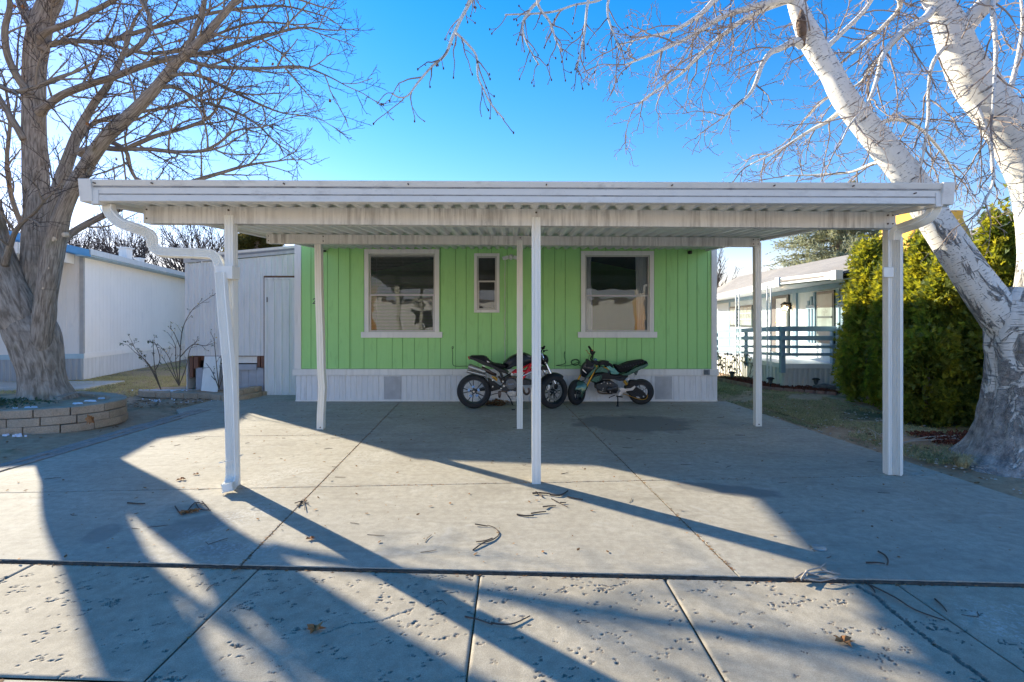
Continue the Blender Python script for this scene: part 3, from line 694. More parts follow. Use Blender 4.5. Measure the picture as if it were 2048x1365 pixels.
LL, LW = 16.0, 8.0
m = MB(); p = .2; u = .02
while u < LL: lbox(m, u, min(LL, u+p-.006), .0, .04, .57, 3.28); u += p
lbox(m, 0, LL, .012, .05, .05, 3.28)
m.build('side_wall', mt['lwhite'], ln)
m = MB(); v = .08
while v < LW: lbox(m, 0, .03, v, v+.29, .69, 3.3); lbox(m, -.008, .0, v-.012, v+.005, .69, 3.3); v += .3
lbox(m, .03, .05, .05, LW, .05, 3.3); lbox(m, LL-.05, LL, .05, LW, .05, 3.3); lbox(m, 0, LL, LW-.05, LW, .05, 3.3)
m.build('front_wall', mt['lgrey'], ln)
m = MB(); lbox(m, -.02, .05, -.01, .08, .69, 3.27); m.build('corner_trim', simple('corner_grey', (.36, .36, .35), .6), ln)
m = MB(); lbox(m, -.03, .0, -.01, LW, .565, .69); m.build('skirt_band', mt['lteal'], ln)
m = MB(); lbox(m, 0, LL, -.025, 0, .56, .70); m.build('skirt_band', mt['lwhite'], ln)
m = MB(); v = 0
while v < LW:
    a = [LN(-.005, v, 0), LN(-.03, v+.025, 0), LN(-.03, v+.06, 0), LN(-.005, v+.085, 0), LN(-.005, v+.13, 0)]
    m.sheet([a, [q+Vector((0, 0, .565)) for q in a]]); v += .13
m.build('front_skirting', weathered('metal_skirting', (.34, .37, .39), amt=.4), ln)
m = MB(); u = 0
while u < LL:
    z = .56; lbox(m, u, u+.19, -.008, .0, 0.0, z); u += .2
m.build('side_skirting', weathered('side_skirt', (.74, .75, .74), amt=.4), ln)
# gable roof: ridge runs back, blue barge boards
rz0, rz1 = 3.30, 4.35
m = MB()
m.prism([LN(-.35, -.3, rz0), LN(-.35, LW/2, rz1), LN(-.35, LW/2, rz1+.10), LN(-.35, -.3, rz0+.10)], U_*(LL+.6))
m.prism([LN(-.35, LW+.3, rz0), LN(-.35, LW/2, rz1), LN(-.35, LW/2, rz1+.10), LN(-.35, LW+.3, rz0+.10)], U_*(LL+.6))
m.build('roof', simple('pale_roof', (.62, .62, .62), .7, 0, .12), ln)
m = MB()
m.prism([LN(-.38, -.33, rz0-.09), LN(-.38, LW/2, rz1-.09), LN(-.38, LW/2, rz1+.09), LN(-.38, -.33, rz0+.09)], U_*.025)
m.prism([LN(.0, .0, rz0), LN(.0, LW, rz0), LN(.0, LW/2, rz1)], U_*.02)
m.build('gable_trim', mt['lblue'], ln)
m = MB(); lbox(m, -.38, LL, -.335, -.305, rz0-.03, rz0+.12); m.build('eave_fascia', weathered('eave_metal', (.60, .67, .70), amt=.4), ln)
m = MB(); lbox(m, -.36, LL, -.305, -.0, rz0-.07, rz0-.035); m.build('eave_soffit', mt['lteal'], ln)
m = MB(); lbox(m, -2.2, -.01, .22, LW, 3.12, 3.16); lbox(m, -2.22, -2.16, .2, LW, 3.05, 3.30); lbox(m, -2.2, -.01, .2, .24, 3.05, 3.30); m.build('awning', mt['white'], ln)
wf = MB(); lbox(wf, -.04, -.005, 1.45, 2.9, 1.35, 2.25); wf = wf.build('window', simple('teal_frame', (.10, .2, .25), .5), ln)
m = MB(); lbox(m, -.046, -.041, 1.52, 2.83, 1.42, 2.18); m.build('pane', simple('dark_pane', (.05, .05, .05), .1), wf)
for (px, pz, w_, h_, uu, lab) in ((212, 0, .26, .36, 3.2, 'tall white box vent standing on the left neighbour roof'), (236, 0, .2, .14, 4.2, 'low white vent cap beside the tall box vent on the left neighbour roof')):
    c = LN(uu, .35, rz0+.26)
    t_ = empty('roof_vent', tuple(c), lab, 'vent', 'vents on the left neighbour roof'); m = MB(); m.box(c.x-w_/2, c.x+w_/2, c.y-w_/2, c.y+w_/2, c.z-.12, c.z+h_-.04); m.build('vent_box', mt['white'], t_, bevel=.01)
    m = MB(); m.box(c.x-w_*.65, c.x+w_*.65, c.y-w_*.65, c.y+w_*.65, c.z+h_-.04, c.z+h_); m.build('vent_cap', mt['white'], t_, bevel=.01)
pv2 = MB(); poly_slab(pv2, [(-16, 10.6), (-9.7, 11.6), (-9.9, 13.1), (-16.5, 12.6)], -.06, .03)
struct(pv2.build('neighbour_driveway', simple('plain_concrete', (.50, .47, .42), .85, 0, .15, 2, .003), bevel=.004))
# ---------------------------------------------------------------- right neighbour house
rn = empty('porch_house', (8, 12, 0), 'pale neighbouring mobile home with blue trim, a shingle roof and a raised porch', 'house')
mt['rwall'] = groove_wall('pale_siding', (.58, .65, .68), (.5, .55, .57), .3, .001)
mt['rblue'] = simple('slate_blue_paint', (.22, .34, .43), .55, 0, .1)
mt['rfas'] = weathered('white_gutter', (.80, .80, .80), amt=.15)
mt['rdark'] = simple('dark_green_frame', (.03, .055, .06), .4)
def xw(Y): return 7.4+.158*(Y-11.5) if Y > 10.6 else 7.5
WD = Vector((.158, 1, 0)).normalized(); WN = Vector((-1, .158, 0)).normalized()
def RW(Y, out, z): v = Vector((xw(Y), Y, z))+WN*out; return v
def rbox(mb, Ya, Yb, o0, o1, z0, z1): mb.hexa([RW(Ya, o1, z0), RW(Ya, o0, z0), RW(Yb, o0, z0), RW(Yb, o1, z0)], [RW(Ya, o1, z1), RW(Ya, o0, z1), RW(Yb, o0, z1), RW(Yb, o1, z1)])
m = MB(); Y = 5.0
while Y < 23: rbox(m, Y, Y+.194, -.03, .0, .5, 2.55); Y += .2
rbox(m, 5, 10.58, -.06, -.012, .0, 2.6); rbox(m, 10.62, 23, -.06, -.012, .0, 2.5); m.hexa([(11.5, 5, 0), (14, 5, 0), (14, 23, 0), (11.5, 23, 0)], [(11.5, 5, 2.5), (14, 5, 2.5), (14, 23, 2.5), (11.5, 23, 2.5)])
m.build('wall', mt['rwall'], rn)
def eave(Y): return 6.34+.185*(Y-12) if Y > 12 else 6.34-.16*(Y-12) if Y > 10.3 else 7.2
def ez(Y): return 0 if Y > 10.32 else .11
m = MB(); Ys = [4.5, 7, 10.3, 10.36, 12, 15, 19.5, 23.5]
m.sheet([[(eave(Y)-.02, Y, 2.53+ez(Y)), (10.4, Y, 3.60), (15, Y, 2.6)] for Y in Ys]); m.sheet([[(eave(Y)-.02, Y, 2.50+ez(Y)), (10.4, Y, 3.57), (15, Y, 2.55)][::-1] for Y in Ys])
t = NT('shingles'); br = t.n('TexBrick'); t.t.links.new(t.co(sc=(1, 1, 1), rot=(0, 0, R(90))), br.inputs[0])
for k, v in (('Scale', 6.0), ('Mortar Size', .012), ('Row Height', .6), ('Brick Width', 1.4)): br.inputs[k].default_value = v
br.inputs['Color1'].default_value = (.33, .29, .25, 1); br.inputs['Color2'].default_value = (.40, .36, .31, 1); br.inputs['Mortar'].default_value = (.16, .14, .12, 1)
t.bump(t.noise(t.co(), 60, 3), .004); m.build('roof', t.base(t.mix(t.ramp(t.noise(t.co(), 1.3, 5), [(.3, 0.0), (.7, .5)]), br.outputs[0], (.26, .235, .21)), .95), rn)
m = MB()
for Ya, Yb in zip(Ys[:-1], Ys[1:]):
    if Ya in (10.3, 10.36): continue
    for (o, z0, z1) in ((0, 2.37+ez(Ya), 2.535+ez(Ya)), (-.02, 2.44+ez(Ya), 2.48+ez(Ya))):
        m.hexa([(eave(Ya)-.06+o, Ya, z0), (eave(Ya), Ya, z0), (eave(Yb), Yb, z0), (eave(Yb)-.06+o, Yb, z0)], [(eave(Ya)-.06+o, Ya, z1), (eave(Ya), Ya, z1), (eave(Yb), Yb, z1), (eave(Yb)-.06+o, Yb, z1)])
m.build('gutter', mt['rfas'], rn)
m = MB()
def seg(mb, a, b, w0, w1, z0, z1): mb.hexa([(a[0]-w1, a[1], z0), (a[0]-w0, a[1], z0), (b[0]-w0, b[1], z0), (b[0]-w1, b[1], z0)], [(a[0]-w1, a[1], z1), (a[0]-w0, a[1], z1), (b[0]-w0, b[1], z1), (b[0]-w1, b[1], z1)])
a, b = (6.60, 10.32), (6.33, 12.0); seg(m, a, b, 0, .09, 2.40, 2.56); seg(m, a, b, .09, .11, 2.405, 2.44); seg(m, a, b, .09, .11, 2.52, 2.555)
for q in (a, b): m.box(q[0]-.125, q[0]+.02, q[1]-.08, q[1]+.08, 2.385, 2.575)
bx_ = m.build('porch_gutter', mt['rfas'], rn)
m = MB(); seg(m, (a[0]-.002, a[1]+.1), (b[0]-.002, b[1]-.1), .09, .10, 2.46, 2.495); m.build('stripe', simple('brown_stripe', (.16, .13, .13), .6), bx_)
m = MB(); m.sheet([[(eave(Y), Y, 2.39+ez(Y)), (xw(Y)+.05, Y, 2.44+ez(Y))] for Y in Ys]); m.build('porch_soffit', mt['rfas'], rn)
m = MB(); rbox(m, 10.62, 23, 0, .03, 2.31, 2.43); rbox(m, 13.95, 14.2, 0, .05, .5, 2.31); rbox(m, 20.8, 20.95, 0, .03, .5, 2.31); m.build('trim_board', mt['rblue'], rn)
# door with frame, leaf, handle
m = MB(); rbox(m, 14.5, 15.95, .0, .05, .6, 2.3); d = m.build('door', mt['rdark'], rn)
m = MB(); rbox(m, 14.62, 15.45, .051, .06, .62, 2.22)
for za, zb_ in ((.72, 1.15), (1.25, 1.7), (1.8, 2.1)):
    for ya, yb in ((14.7, 15.0), (15.07, 15.37)): rbox(m, ya, yb, .061, .068, za, zb_)
m.build('door_leaf', simple('white_door', (.72, .74, .74), .4), d, bevel=.006)
m = MB(); rbox(m, 15.5, 15.88, .051, .06, .62, 2.22); m.build('screen_panel', simple('brown_screen', (.14, .12, .11), .7), d)
m = MB(); c = RW(15.38, .08, 1.35); m.ball(c, .035, 10); c = RW(15.38, .08, 1.5); m.ball(c, .02, 8); m.build('handle', simple('brass', (.6, .42, .15), .3, .9), d, smooth=180)
lp = empty('porch_lamp', tuple(RW(14.25, .1, 1.95)), 'lit brass and glass porch lamp beside the front door of the porch house', 'lamp')
c = RW(14.33, .2, 1.93); m = MB(); m.tube([RW(14.33, .02, 1.98), RW(14.33, .1, 2.06), c+Vector((0, 0, .13))], .015, 8); m.lathe([(.02, .16), (.11, .09), (.115, .08)], c, n=6); m.lathe([(.07, -.1), (.075, -.085)], c, n=6); m.box(c.x+.1, c.x+.16, c.y-.05, c.y+.05, c.z-.05, c.z+.14); m.build('lamp_body', mt['black'], lp)
m = MB(); m.lathe([(.07, -.085), (.10, .08)], c, n=6)
m.build('lamp_glass', glass('lamp_glass', (.95, .9, .8)), lp)
t = NT('bulb'); t.base((1, .8, .5)); t.b.inputs['Emission Color'].default_value = (1, .62, .25, 1); t.b.inputs['Emission Strength'].default_value = 14
m = MB(); m.ball(c, .035, 10, (1, 1, 1.3)); m.build('bulb', t.m, lp, smooth=180)
mt['rpane'] = simple('greenish_pane', (.20, .27, .26), .3, 0, .45, 1.5)
def rwin(Ya, Yb, z0, z1, frame, name='window', mid=True, blinds=False, lab=None):
    m = MB(); rbox(m, Ya-.07, Yb+.07, 0, .04, z0-.07, z1+.07); f = m.build(name, frame, rn)
    if lab: f['label'] = lab
    m = MB(); rbox(m, Ya, Yb, .041, .043, z0, z1); m.build('interior', simple('pane_dark', (.10, .11, .115), .6), f)
    m = MB(); rbox(m, Ya, Yb, .044, .047, z0, z1); m.build('pane', mt['rpane'], f)
    m = MB(); zm = (z0+z1)/2
    if mid: rbox(m, Ya, Yb, .047, .06, zm-.02, zm+.02)
    if blinds:
        for k in range(1, 4): rbox(m, Ya+(Yb-Ya)*k/4-.006, Ya+(Yb-Ya)*k/4+.006, .047, .052, z0, z1)
        for k in (1, 2): z = z0+(z1-z0)*k/3; rbox(m, Ya, Yb, .047, .052, z-.006, z+.006)
    m.build('muntin', mt['white'] if blinds else frame, f); return f
rwin(11.85, 12.62, 1.1, 2.2, mt['rdark'], lab='dark framed tall window reflecting the green house')
rwin(17.9, 19.3, 1.4, 2.05, mt['rdark'], mid=False, blinds=True, lab='wide divided window by the far porch post')
rwin(19.75, 20.7, 1.4, 2.05, mt['rdark'], mid=False, blinds=True, lab='farthest divided window at the end of the porch')
for Yc in (11.6, 11.42, 11.25, 12.87, 13.05, 13.23):
    k = abs(abs(Yc-12.24)-.81); m = MB(); top = 2.28-(.0 if abs(Yc-12.24) < .7 else .1 if abs(Yc-12.24) < .85 else .2)
    rbox(m, Yc-.05, Yc+.05, 0, .03, 1.0, top)
    if Yc in (11.42, 13.05): rbox(m, Yc-.26, Yc+.26, .03, .045, 1.86, 1.96)
    m.build('shutter_board', mt['rblue'], rn)
# deck
dk = empty('porch_deck', (6.25, 11.8, 0), 'raised porch deck with slate blue board railing and white ribbed skirting', 'deck')
m = MB(); m.hexa([(6.25, 11.8, .46), (7.75, 11.8, .46), (9.0, 20.5, .46), (6.25, 20.5, .46)], [(6.25, 11.8, .57), (7.75, 11.8, .57), (9.0, 20.5, .57), (6.25, 20.5, .57)])
m.build('deck_floor', mt['rfas'], dk)
m = MB(); x = 6.27; P = []
while x < 7.7: P += [(x, 11.83), (x+.02, 11.81), (x+.07, 11.81), (x+.09, 11.83)]; x += .12
m.sheet([[(q[0], q[1], 0) for q in P], [(q[0], q[1], .458) for q in P]])
Y = 11.85; P = []
while Y < 20: P += [(6.28, Y), (6.26, Y+.02), (6.26, Y+.07), (6.28, Y+.09)]; Y += .16
m.sheet([[(q[0], q[1], 0) for q in P][::-1], [(q[0], q[1], .458) for q in P][::-1]])
m.build('deck_skirting', weathered('deck_skirt', (.66, .66, .64), amt=.4), dk)
rz = [(1.318, 1.433), (1.11, 1.214), (.926, .995), (.753, .82)]; rl = [(1.16, 1.26), (.97, 1.06), (.74, .80), (.60, .65)]
for (a0, a1), (b0, b1) in zip(rz, rl):
    m = MB(); m.box(6.20, 7.42, 11.74, 11.78, a0, a1); m.build('rail', mt['rblue'], dk)
    m = MB(); m.hexa([(6.16, 11.85, a0), (6.20, 11.85, a0), (6.18, 15.9, b0), (6.14, 15.9, b0)], [(6.16, 11.85, a1), (6.20, 11.85, a1), (6.18, 15.9, b1), (6.14, 15.9, b1)]); m.build('rail', mt['rblue'], dk)
    m = MB(); m.hexa([(7.42, 11.75, a0), (7.46, 11.75, a0), (7.95, 12.9, a0-.12), (7.9, 12.9, a0-.12)], [(7.42, 11.75, a1), (7.46, 11.75, a1), (7.95, 12.9, a1-.12), (7.9, 12.9, a1-.12)]); m.build('rail', mt['rfas'], dk)
for (x, y, w_) in ((6.20, 11.79, .1), (7.38, 11.79, .1), (6.2, 13.6, .07), (6.18, 15.5, .07)):
    m = MB(); m.box(x, x+w_, y, y+w_, .36, 1.43 if y < 13 else 1.33 if y < 15 else 1.25); m.build('rail_post', mt['rblue'], dk)
for (Y, zt_) in ((12.25, 2.4), (13.96, 2.38)):
    t_ = empty('porch_post', (6.15, Y, 0), 'ornate white metal porch post with scrolls, '+('nearer one by the deck corner' if Y < 13 else 'farther one beside the second rose bush'), 'post', 'ornate porch posts')
    for dx in (-.045, .045):
        m = MB(); m.box(6.15+dx-.012, 6.15+dx+.012, Y-.012, Y+.012, 0, zt_); m.build('bar', mt['rfas'], t_)
    m = MB()
    for k in range(7):
        zc = .3+k*.3; s_ = 1 if k % 2 else -1
        m.tube([(6.15+s_*.028*math.sin(a*.5)*math.cos(a), Y, zc+(a-6)*.02) for a in [i*.5 for i in range(25)]], .006, 5)
    m.build('scroll', mt['rfas'], t_)
for i, (px, py, top, lab) in enumerate(((1541, 779, 760, 'black solar path light in front of the nearer porch post'), (1632, 781, 761, 'black solar path light below the deck end beside a rock'), (1464, 765, 746, 'black solar path light between the two rose bushes'))):
    g0 = gnd(px, py); t_ = empty('path_light', tuple(g0), lab, 'garden light', 'solar path lights by the porch')
    h_ = .27; m = MB(); m.cyl(g0, g0+Vector((0, 0, .13)), .012, 8); m.build('stake', mt['black'], t_)
    m = MB(); m.lathe([(.03, .13), (.06, .24), (.05, .24)], g0, n=10); m.build('lamp_head', simple('clear_plastic', (.10, .12, .14), .3), t_)
    m = MB(); m.lathe([(.085, .235), (.085, .25), (.05, .275), (.0, .28)], g0, n=12); m.build('cap', mt['black'], t_)
# covered cooler on the roof
cl = empty('roof_cooler', (8.1, 10.2, 2.9), 'roof cooler wrapped in an orange yellow tarp on the porch house roof', 'cooler cover')
m = MB(); c = Vector((8.12, 10.15, 2.7)); rows_ = []
for k in range(9):
    z = k/8; w_ = .54-.05*z-.03*math.sin(z*9); row = []
    for j in range(40):
        a = 2*math.pi*j/40; ca, sa = math.cos(a), math.sin(a); q = 1/max(abs(ca), abs(sa)); q = min(q, 1.33)
        f = w_*(1+.045*math.sin(7*a+z*2)*(1-z)+.02*math.sin(17*a)); row.append((c.x+f*q*ca, c.y+f*q*sa, c.z+z*.95+(.06*math.sin(5*a) if k == 0 else 0)))
    row.append(row[0]); rows_.append(row)
m.sheet(rows_); m.add(rows_[-1][:-1], [tuple(range(40))])
t = NT('orange_tarp'); tl = t.n('BsdfTranslucent'); tl.inputs[0].default_value = (.9, .45, .04, 1); t.base(t.mix(t.ramp(t.noise(t.co(sc=(3, 3, 1)), 2, 5), [(.4, 0.0), (.7, .6)]), (.82, .45, .06), (.55, .30, .07)), .8)
m.build('tarp', t.m, cl, smooth=50)
m = MB(); m.box(7.75, 8.5, 9.8, 10.5, 2.6, 3.5); m.build('cabinet', mt['white'], cl)
# house across the street, seen only as a reflection in the panes
ac = empty('facing_house', (0, -13, 0), 'white mobile home across the street seen mirrored in the window panes', 'house')
m = MB(); m.box(-9, 8, -14, -13.9, .6, 3.0); m.box(-9, 8, -20, -19.9, 0, 3.0); m.box(-9, -8.9, -19.9, -14, 0, 3); m.box(7.9, 8, -19.9, -14, 0, 3); m.build('wall', mt['lwhite'], ac)
m = MB(); m.box(-9, 8, -14.02, -13.92, 0, .6); m.build('skirting', mt['vent'], ac)
m = MB(); m.prism([(-9.3, -13.5, 3.0), (-9.3, -17, 4.1), (-9.3, -20.4, 3.0)], (17.6, 0, 0)); m.build('roof', mt['lgrey'], ac)
for x in (-6.5, -2.5, 3.0):
    m = MB(); m.box(x, x+1.4, -13.895, -13.86, 1.2, 2.4); w_ = m.build('window', mt['white'], ac); m = MB(); m.box(x+.1, x+1.3, -13.86, -13.85, 1.3, 2.3); m.build('pane', mt['dark'], w_)
m = MB(); m.box(.2, 1.2, -13.895, -13.85, .6, 2.6); m.build('door', mt['lblue'], ac)
# ---------------------------------------------------------------- trees
def bark_maple():
    t = NT('grey_brown_bark'); uv = t.co('UV', sc=(40, 4.5, 1)); n1 = t.noise(uv, 1.0, 5, .6, .5); n2 = t.noise(t.co(), 2.2, 5); n3 = t.noise(t.co(sc=(1, 1, 6)), 2.4, 3, .5)
    c = t.mix(t.ramp(n1, [(.38, 0.0), (.62, 1.0)]), (.20, .16, .122), (.46, .385, .31))
    c = t.mix(t.ramp(n3, [(.64, 0.0), (.72, .3)]), c, (.10, .085, .07))
    c = t.mix(t.ramp(n2, [(.6, 0.0), (.75, .45)]), c, (.17, .17, .06))
    t.bump(n1, .02); return t.base(c, .9, 0, .2)
def bark_aspen():
    t = NT('white_aspen_bark'); co = t.co(); n0 = t.noise(t.co('UV', sc=(1.6, 11, 1)), 2.4, 4, .65, 0); n4 = t.noise(t.co('UV', sc=(5, 34, 1)), 3.0, 2, .6)
    le = t.math('ADD', t.ramp(n0, [(.33, 1.0), (.40, 0.0)]), t.ramp(n4, [(.30, .9), (.37, 0.0)]), True)
    n1 = t.noise(t.co('UV', sc=(8, 1.6, 1)), 1.3, 6, .7, .8)          # long dark vertical furrows
    tc = t.n('TexCoord'); sp = t.n('SeparateXYZ'); t.t.links.new(tc.outputs['Object'], sp.inputs[0])
    old = t.n('MapRange', **{'From Min': 3.1, 'From Max': .2, 'To Min': 0.0, 'To Max': .24}); t.t.links.new(sp.outputs[2], old.inputs[0])
    fur = t.ramp(t.math('ADD', n1, old.outputs[0]), [(.63, 0.0), (.68, 1.0)])
    c = t.mix(le, (.72, .69, .63), (.16, .14, .125))
    c = t.mix(t.ramp(t.noise(co, 1.8, 5, .65), [(.52, 0.0), (.75, .35)]), c, (.55, .50, .42))
    c = t.mix(fur, c, t.mix(t.ramp(t.noise(t.co('UV', sc=(22, 5, 1)), 1.5, 5, .7), [(.35, 0.0), (.65, 1.0)]), (.16, .15, .14), (.52, .49, .45)))
    moss = t.ramp(t.noise(co, 2.3, 4), [(.66, 0.0), (.72, .7)]); c = t.mix(t.math('MULTIPLY', moss, fur), c, (.20, .15, .05))
    h = t.math('ADD', t.math('MULTIPLY', t.noise(t.co('UV', sc=(20, 5, 1)), 1.5, 5, .7), fur), t.math('MULTIPLY', le, -.15))
    t.bump(h, .06); return t.base(c, .8, 0, .3)
mt['bark'] = bark_maple(); mt['aspen'] = bark_aspen()
mt['twig'] = simple('twig_bark', (.075, .055, .045), .9, 0, .3, 3); mt['atwig'] = simple('pale_twig', (.30, .235, .195), .85, 0, .5, 2.5)
mt['cut'] = simple('cut_wood', (.62, .50, .36), .8, 0, .2, 20)
def rv(r): return Vector((r.gauss(0, 1), r.gauss(0, 1), r.gauss(0, 1)))
def along(pts, t):
    f = t*(len(pts)-1); i = min(int(f), len(pts)-2); return pts[i].lerp(pts[i+1], f-i), (pts[i+1]-pts[i]).normalized(), i
def spawn(mb, pts, rads, lev, sp, r, t0=.15, t1=1.0):
    if lev >= len(sp): return
    s = sp[lev]; L = sum((b-a).length for a, b in zip(pts[:-1], pts[1:])); n = s['dens']*L*(t1-t0); n = int(n)+(r.random() < n-int(n))
    az = r.uniform(0, 6.3)
    for k in range(n):
        t = t0+(t1-t0)*(k+r.random())/n; p, tg, i = along(pts, t); az += 2.4+r.uniform(-.5, .5)
        x = tg.orthogonal().normalized(); y = tg.cross(x); sd_ = x*math.cos(az)+y*math.sin(az)
        sd_ = (sd_+Vector((0, 0, s.get('up', 0)))+Vector(s.get('bias', (0, 0, 0)))).normalized(); a = R(s['ang'])*r.uniform(.7, 1.25)
        d = (tg*math.cos(a)+sd_*math.sin(a)).normalized(); L2 = s['len']*r.uniform(.55, 1.25)*(1-.45*t)
        shoot(mb, p, d, L2, min(s['r'], rads[min(i, len(rads)-1)]*.75), lev, sp, r)
def shoot(mb, p, d, L, rad, lev, sp, r):
    s = sp[lev]; n = s['n']; pts = [p]; dd = d.copy(); w = s['wob']
    for i in range(n):
        dd = (dd+rv(r)*w+Vector((0, 0, s['lift']))).normalized(); p = p+dd*(L/n); pts.append(p)
    rads = [max(s['rmin'], rad*(1-.65*i/n)) for i in range(n+1)]
    M = mb[1] if lev >= mb[3] else mb[0]
    if lev == len(sp)-1 and s.get('bud'): rads[-1] = rads[-1]*s['bud']
    M.tube(pts, rads, s['sides'], False); mb[2].append(pts[-1])
    spawn(mb, pts, rads, lev+1, sp, r)
def limb(mb, P, Y0, Y1, sc=1.0, n=16, k=4, uv=True, fn=None, curve=1.0):
    """P: (px, py, width px). Y runs from Y0 to Y1 along the limb"""
    m = len(P); pts = []; rads = []
    for i, (px, py, w_) in enumerate(P):
        Y = Y0+(Y1-Y0)*(i/(m-1))**curve; v = at(px, py, Y); pts.append((*v, w_*.5/1024*Y*sc))
    q = cr(pts, k); pts = [Vector(a[:3]) for a in q]; rads = [a[3] for a in q]
    if mb is not None: mb.tube(pts, rads, n, True, uv=uv, fn=fn)
    return pts, rads
def knob(seed, amp=.05):
    def f(L, a, i): return 1+amp*noise.noise((math.cos(a)*1.3+seed, math.sin(a)*1.3, L*1.7))*2+amp*.5*noise.noise((math.cos(a)*5+seed, math.sin(a)*5, L*4))
    return f
# ---- the big maple on the left
r1 = random.Random(21)
tree1 = empty('bare_maple_tree', (-7.6, 8.5, .28), 'big leafless grey-barked tree rising from the block planter at left', 'tree')
TR = MB(); BR = MB(); TW = MB(); tips = []; mb1 = [BR, TW, tips, 1]
YT = 8.5
def flare(L, a, i):
    b = 1+.05*noise.noise((math.cos(a)*1.5, math.sin(a)*1.5, L*1.4))*2+.03*noise.noise((math.cos(a)*6, math.sin(a)*6, L*5))
    return b*(1+.16*max(0, 1-L/.35)*(.5+.5*math.sin(a*5+1)))
limb(TR, [(95, 812, 110), (94, 797, 92), (89, 770, 78), (84, 740, 74), (76, 705, 82), (66, 672, 88), (52, 642, 80), (40, 615, 60)], YT, YT, n=40, k=6, fn=flare)
main = []
main.append(limb(TR, [(62, 690, 46), (42, 640, 66), (24, 595, 66), (2, 540, 60), (-16, 480, 54), (-34, 400, 50), (-60, 300, 42), (-75, 180, 34), (-80, 60, 28)], YT-.05, 8.1, n=28, k=6, fn=knob(1)))
main.append(limb(TR, [(66, 690, 40), (68, 640, 46), (72, 590, 50), (77, 540, 56), (76, 480, 50), (74, 400, 43), (71, 330, 41), (69, 270, 40), (68, 200, 38), (69, 130, 38), (75, 80, 40), (87, 35, 38), (105, -10, 36), (120, -80, 28)], YT+.12, 8.7, n=28, k=6, fn=knob(2, .04)))
main.append(limb(TR, [(80, 700, 36), (88, 640, 38), (92, 600, 35), (98, 560, 36), (108, 500, 36), (116, 460, 33), (128, 420, 28), (150, 370, 27), (180, 320, 26), (212, 275, 25), (250, 240, 24), (300, 190, 21), (350, 130, 18), (385, 98, 17), (420, 60, 15), (460, 15, 12), (500, -35, 9)], YT-.12, 7.3, n=20, k=6, fn=knob(3, .04)))
main.append(limb(TR, [(76, 665, 24), (80, 610, 21), (86, 560, 19), (93, 510, 20), (100, 440, 22), (120, 370, 24), (140, 310, 21), (158, 262, 17), (185, 212, 14), (215, 172, 12), (245, 112, 9), (262, 60, 7)], YT-.2, 8.6, n=16, k=5, fn=knob(4, .04)))
def L1(P, a, b, **kw): q = limb(TR, P, a, b, n=10, k=4, fn=knob(r1.random()*9, .03), **kw); main.append(q); return q
L1([(80, 225, 22), (92, 214, 16), (125, 190, 14), (176, 170, 13), (225, 155, 12), (264, 140, 12), (316, 123, 11), (370, 112, 10), (440, 102, 9), (527, 74, 7), (600, 56, 4), (650, 60, 3)], 8.5, 7.6)
L1([(80, 100, 16), (95, 91, 12), (130, 84, 10), (170, 83, 9), (211, 84, 9), (281, 63, 8), (369, 39, 7), (457, 21, 6), (560, 12, 4), (640, 30, 2.5)], 8.6, 9.4)
L1([(205, 84, 8), (264, 102, 7), (316, 107, 7), (387, 91, 6), (457, 60, 5), (520, 45, 4), (590, 50, 3)], 8.9, 9.6)
L1([(80, 75, 14), (95, 63, 12), (140, 46, 11), (183, 25, 10), (228, 0, 9), (270, -30, 8)], 8.5, 8.2)
L1([(160, 308, 15), (175, 299, 12), (197, 295, 11), (246, 299, 10), (274, 288, 9), (316, 271, 8), (380, 253, 7), (422, 232, 5), (443, 197, 4), (460, 160, 3)], 8.3, 7.4)
L1([(240, 299, 8), (299, 299, 8), (352, 304, 7), (404, 302, 6), (440, 285, 5), (470, 262, 4), (520, 255, 3)], 8.0, 7.0)
L1([(366, 118, 9), (400, 128, 8), (440, 135, 7), (527, 137, 6), (600, 134, 5), (650, 150, 3), (692, 172, 2)], 7.6, 7.2)
L1([(312, 176, 9), (352, 176, 7), (404, 204, 6), (457, 218, 5), (510, 246, 4), (548, 283, 3)], 7.7, 7.2)
L1([(126, 480, 15), (150, 462, 13), (190, 440, 13), (240, 416, 12), (300, 392, 10), (390, 362, 9), (443, 346, 7), (500, 330, 5), (560, 322, 3)], 8.45, 9.6)
L1([(210, 280, 10), (250, 300, 8), (262, 340, 7), (285, 372, 5), (330, 390, 3)], 8.0, 8.3)
L1([(135, 320, 12), (170, 262, 9), (205, 240, 8), (270, 226, 7), (340, 214, 6), (400, 190, 5), (450, 165, 3)], 8.6, 9.6)
L1([(340, 150, 8), (390, 150, 7), (440, 170, 6), (500, 200, 5), (560, 225, 3), (610, 232, 2)], 7.5, 8.2)
L1([(60, 190, 16), (35, 155, 13), (15, 110, 12), (10, 60, 11), (20, 10, 9), (10, -40, 7)], 8.5, 8.0)
L1([(48, 280, 14), (25, 240, 11), (-10, 180, 10), (-30, 110, 8)], 8.5, 8.3)
L1([(70, 60, 20), (52, 30, 18), (40, 0, 16), (20, -50, 12)], 8.7, 9.0)
L1([(55, 470, 12), (35, 430, 9), (20, 380, 8), (14, 320, 7), (20, 240, 6), (10, 170, 4)], 8.6, 9.3)
L1([(10, 530, 14), (18, 500, 12), (28, 470, 9), (45, 445, 8), (70, 425, 6), (90, 400, 4)], 8.2, 7.6)
L1([(-20, 160, 10), (20, 182, 9), (60, 178, 8), (105, 160, 7), (140, 148, 6)], 7.2, 7.4)
L1([(105, 0, 20), (180, -60, 16), (300, -90, 12), (420, -60, 8), (520, -20, 6), (600, 0, 4)], 8.6, 9.0)
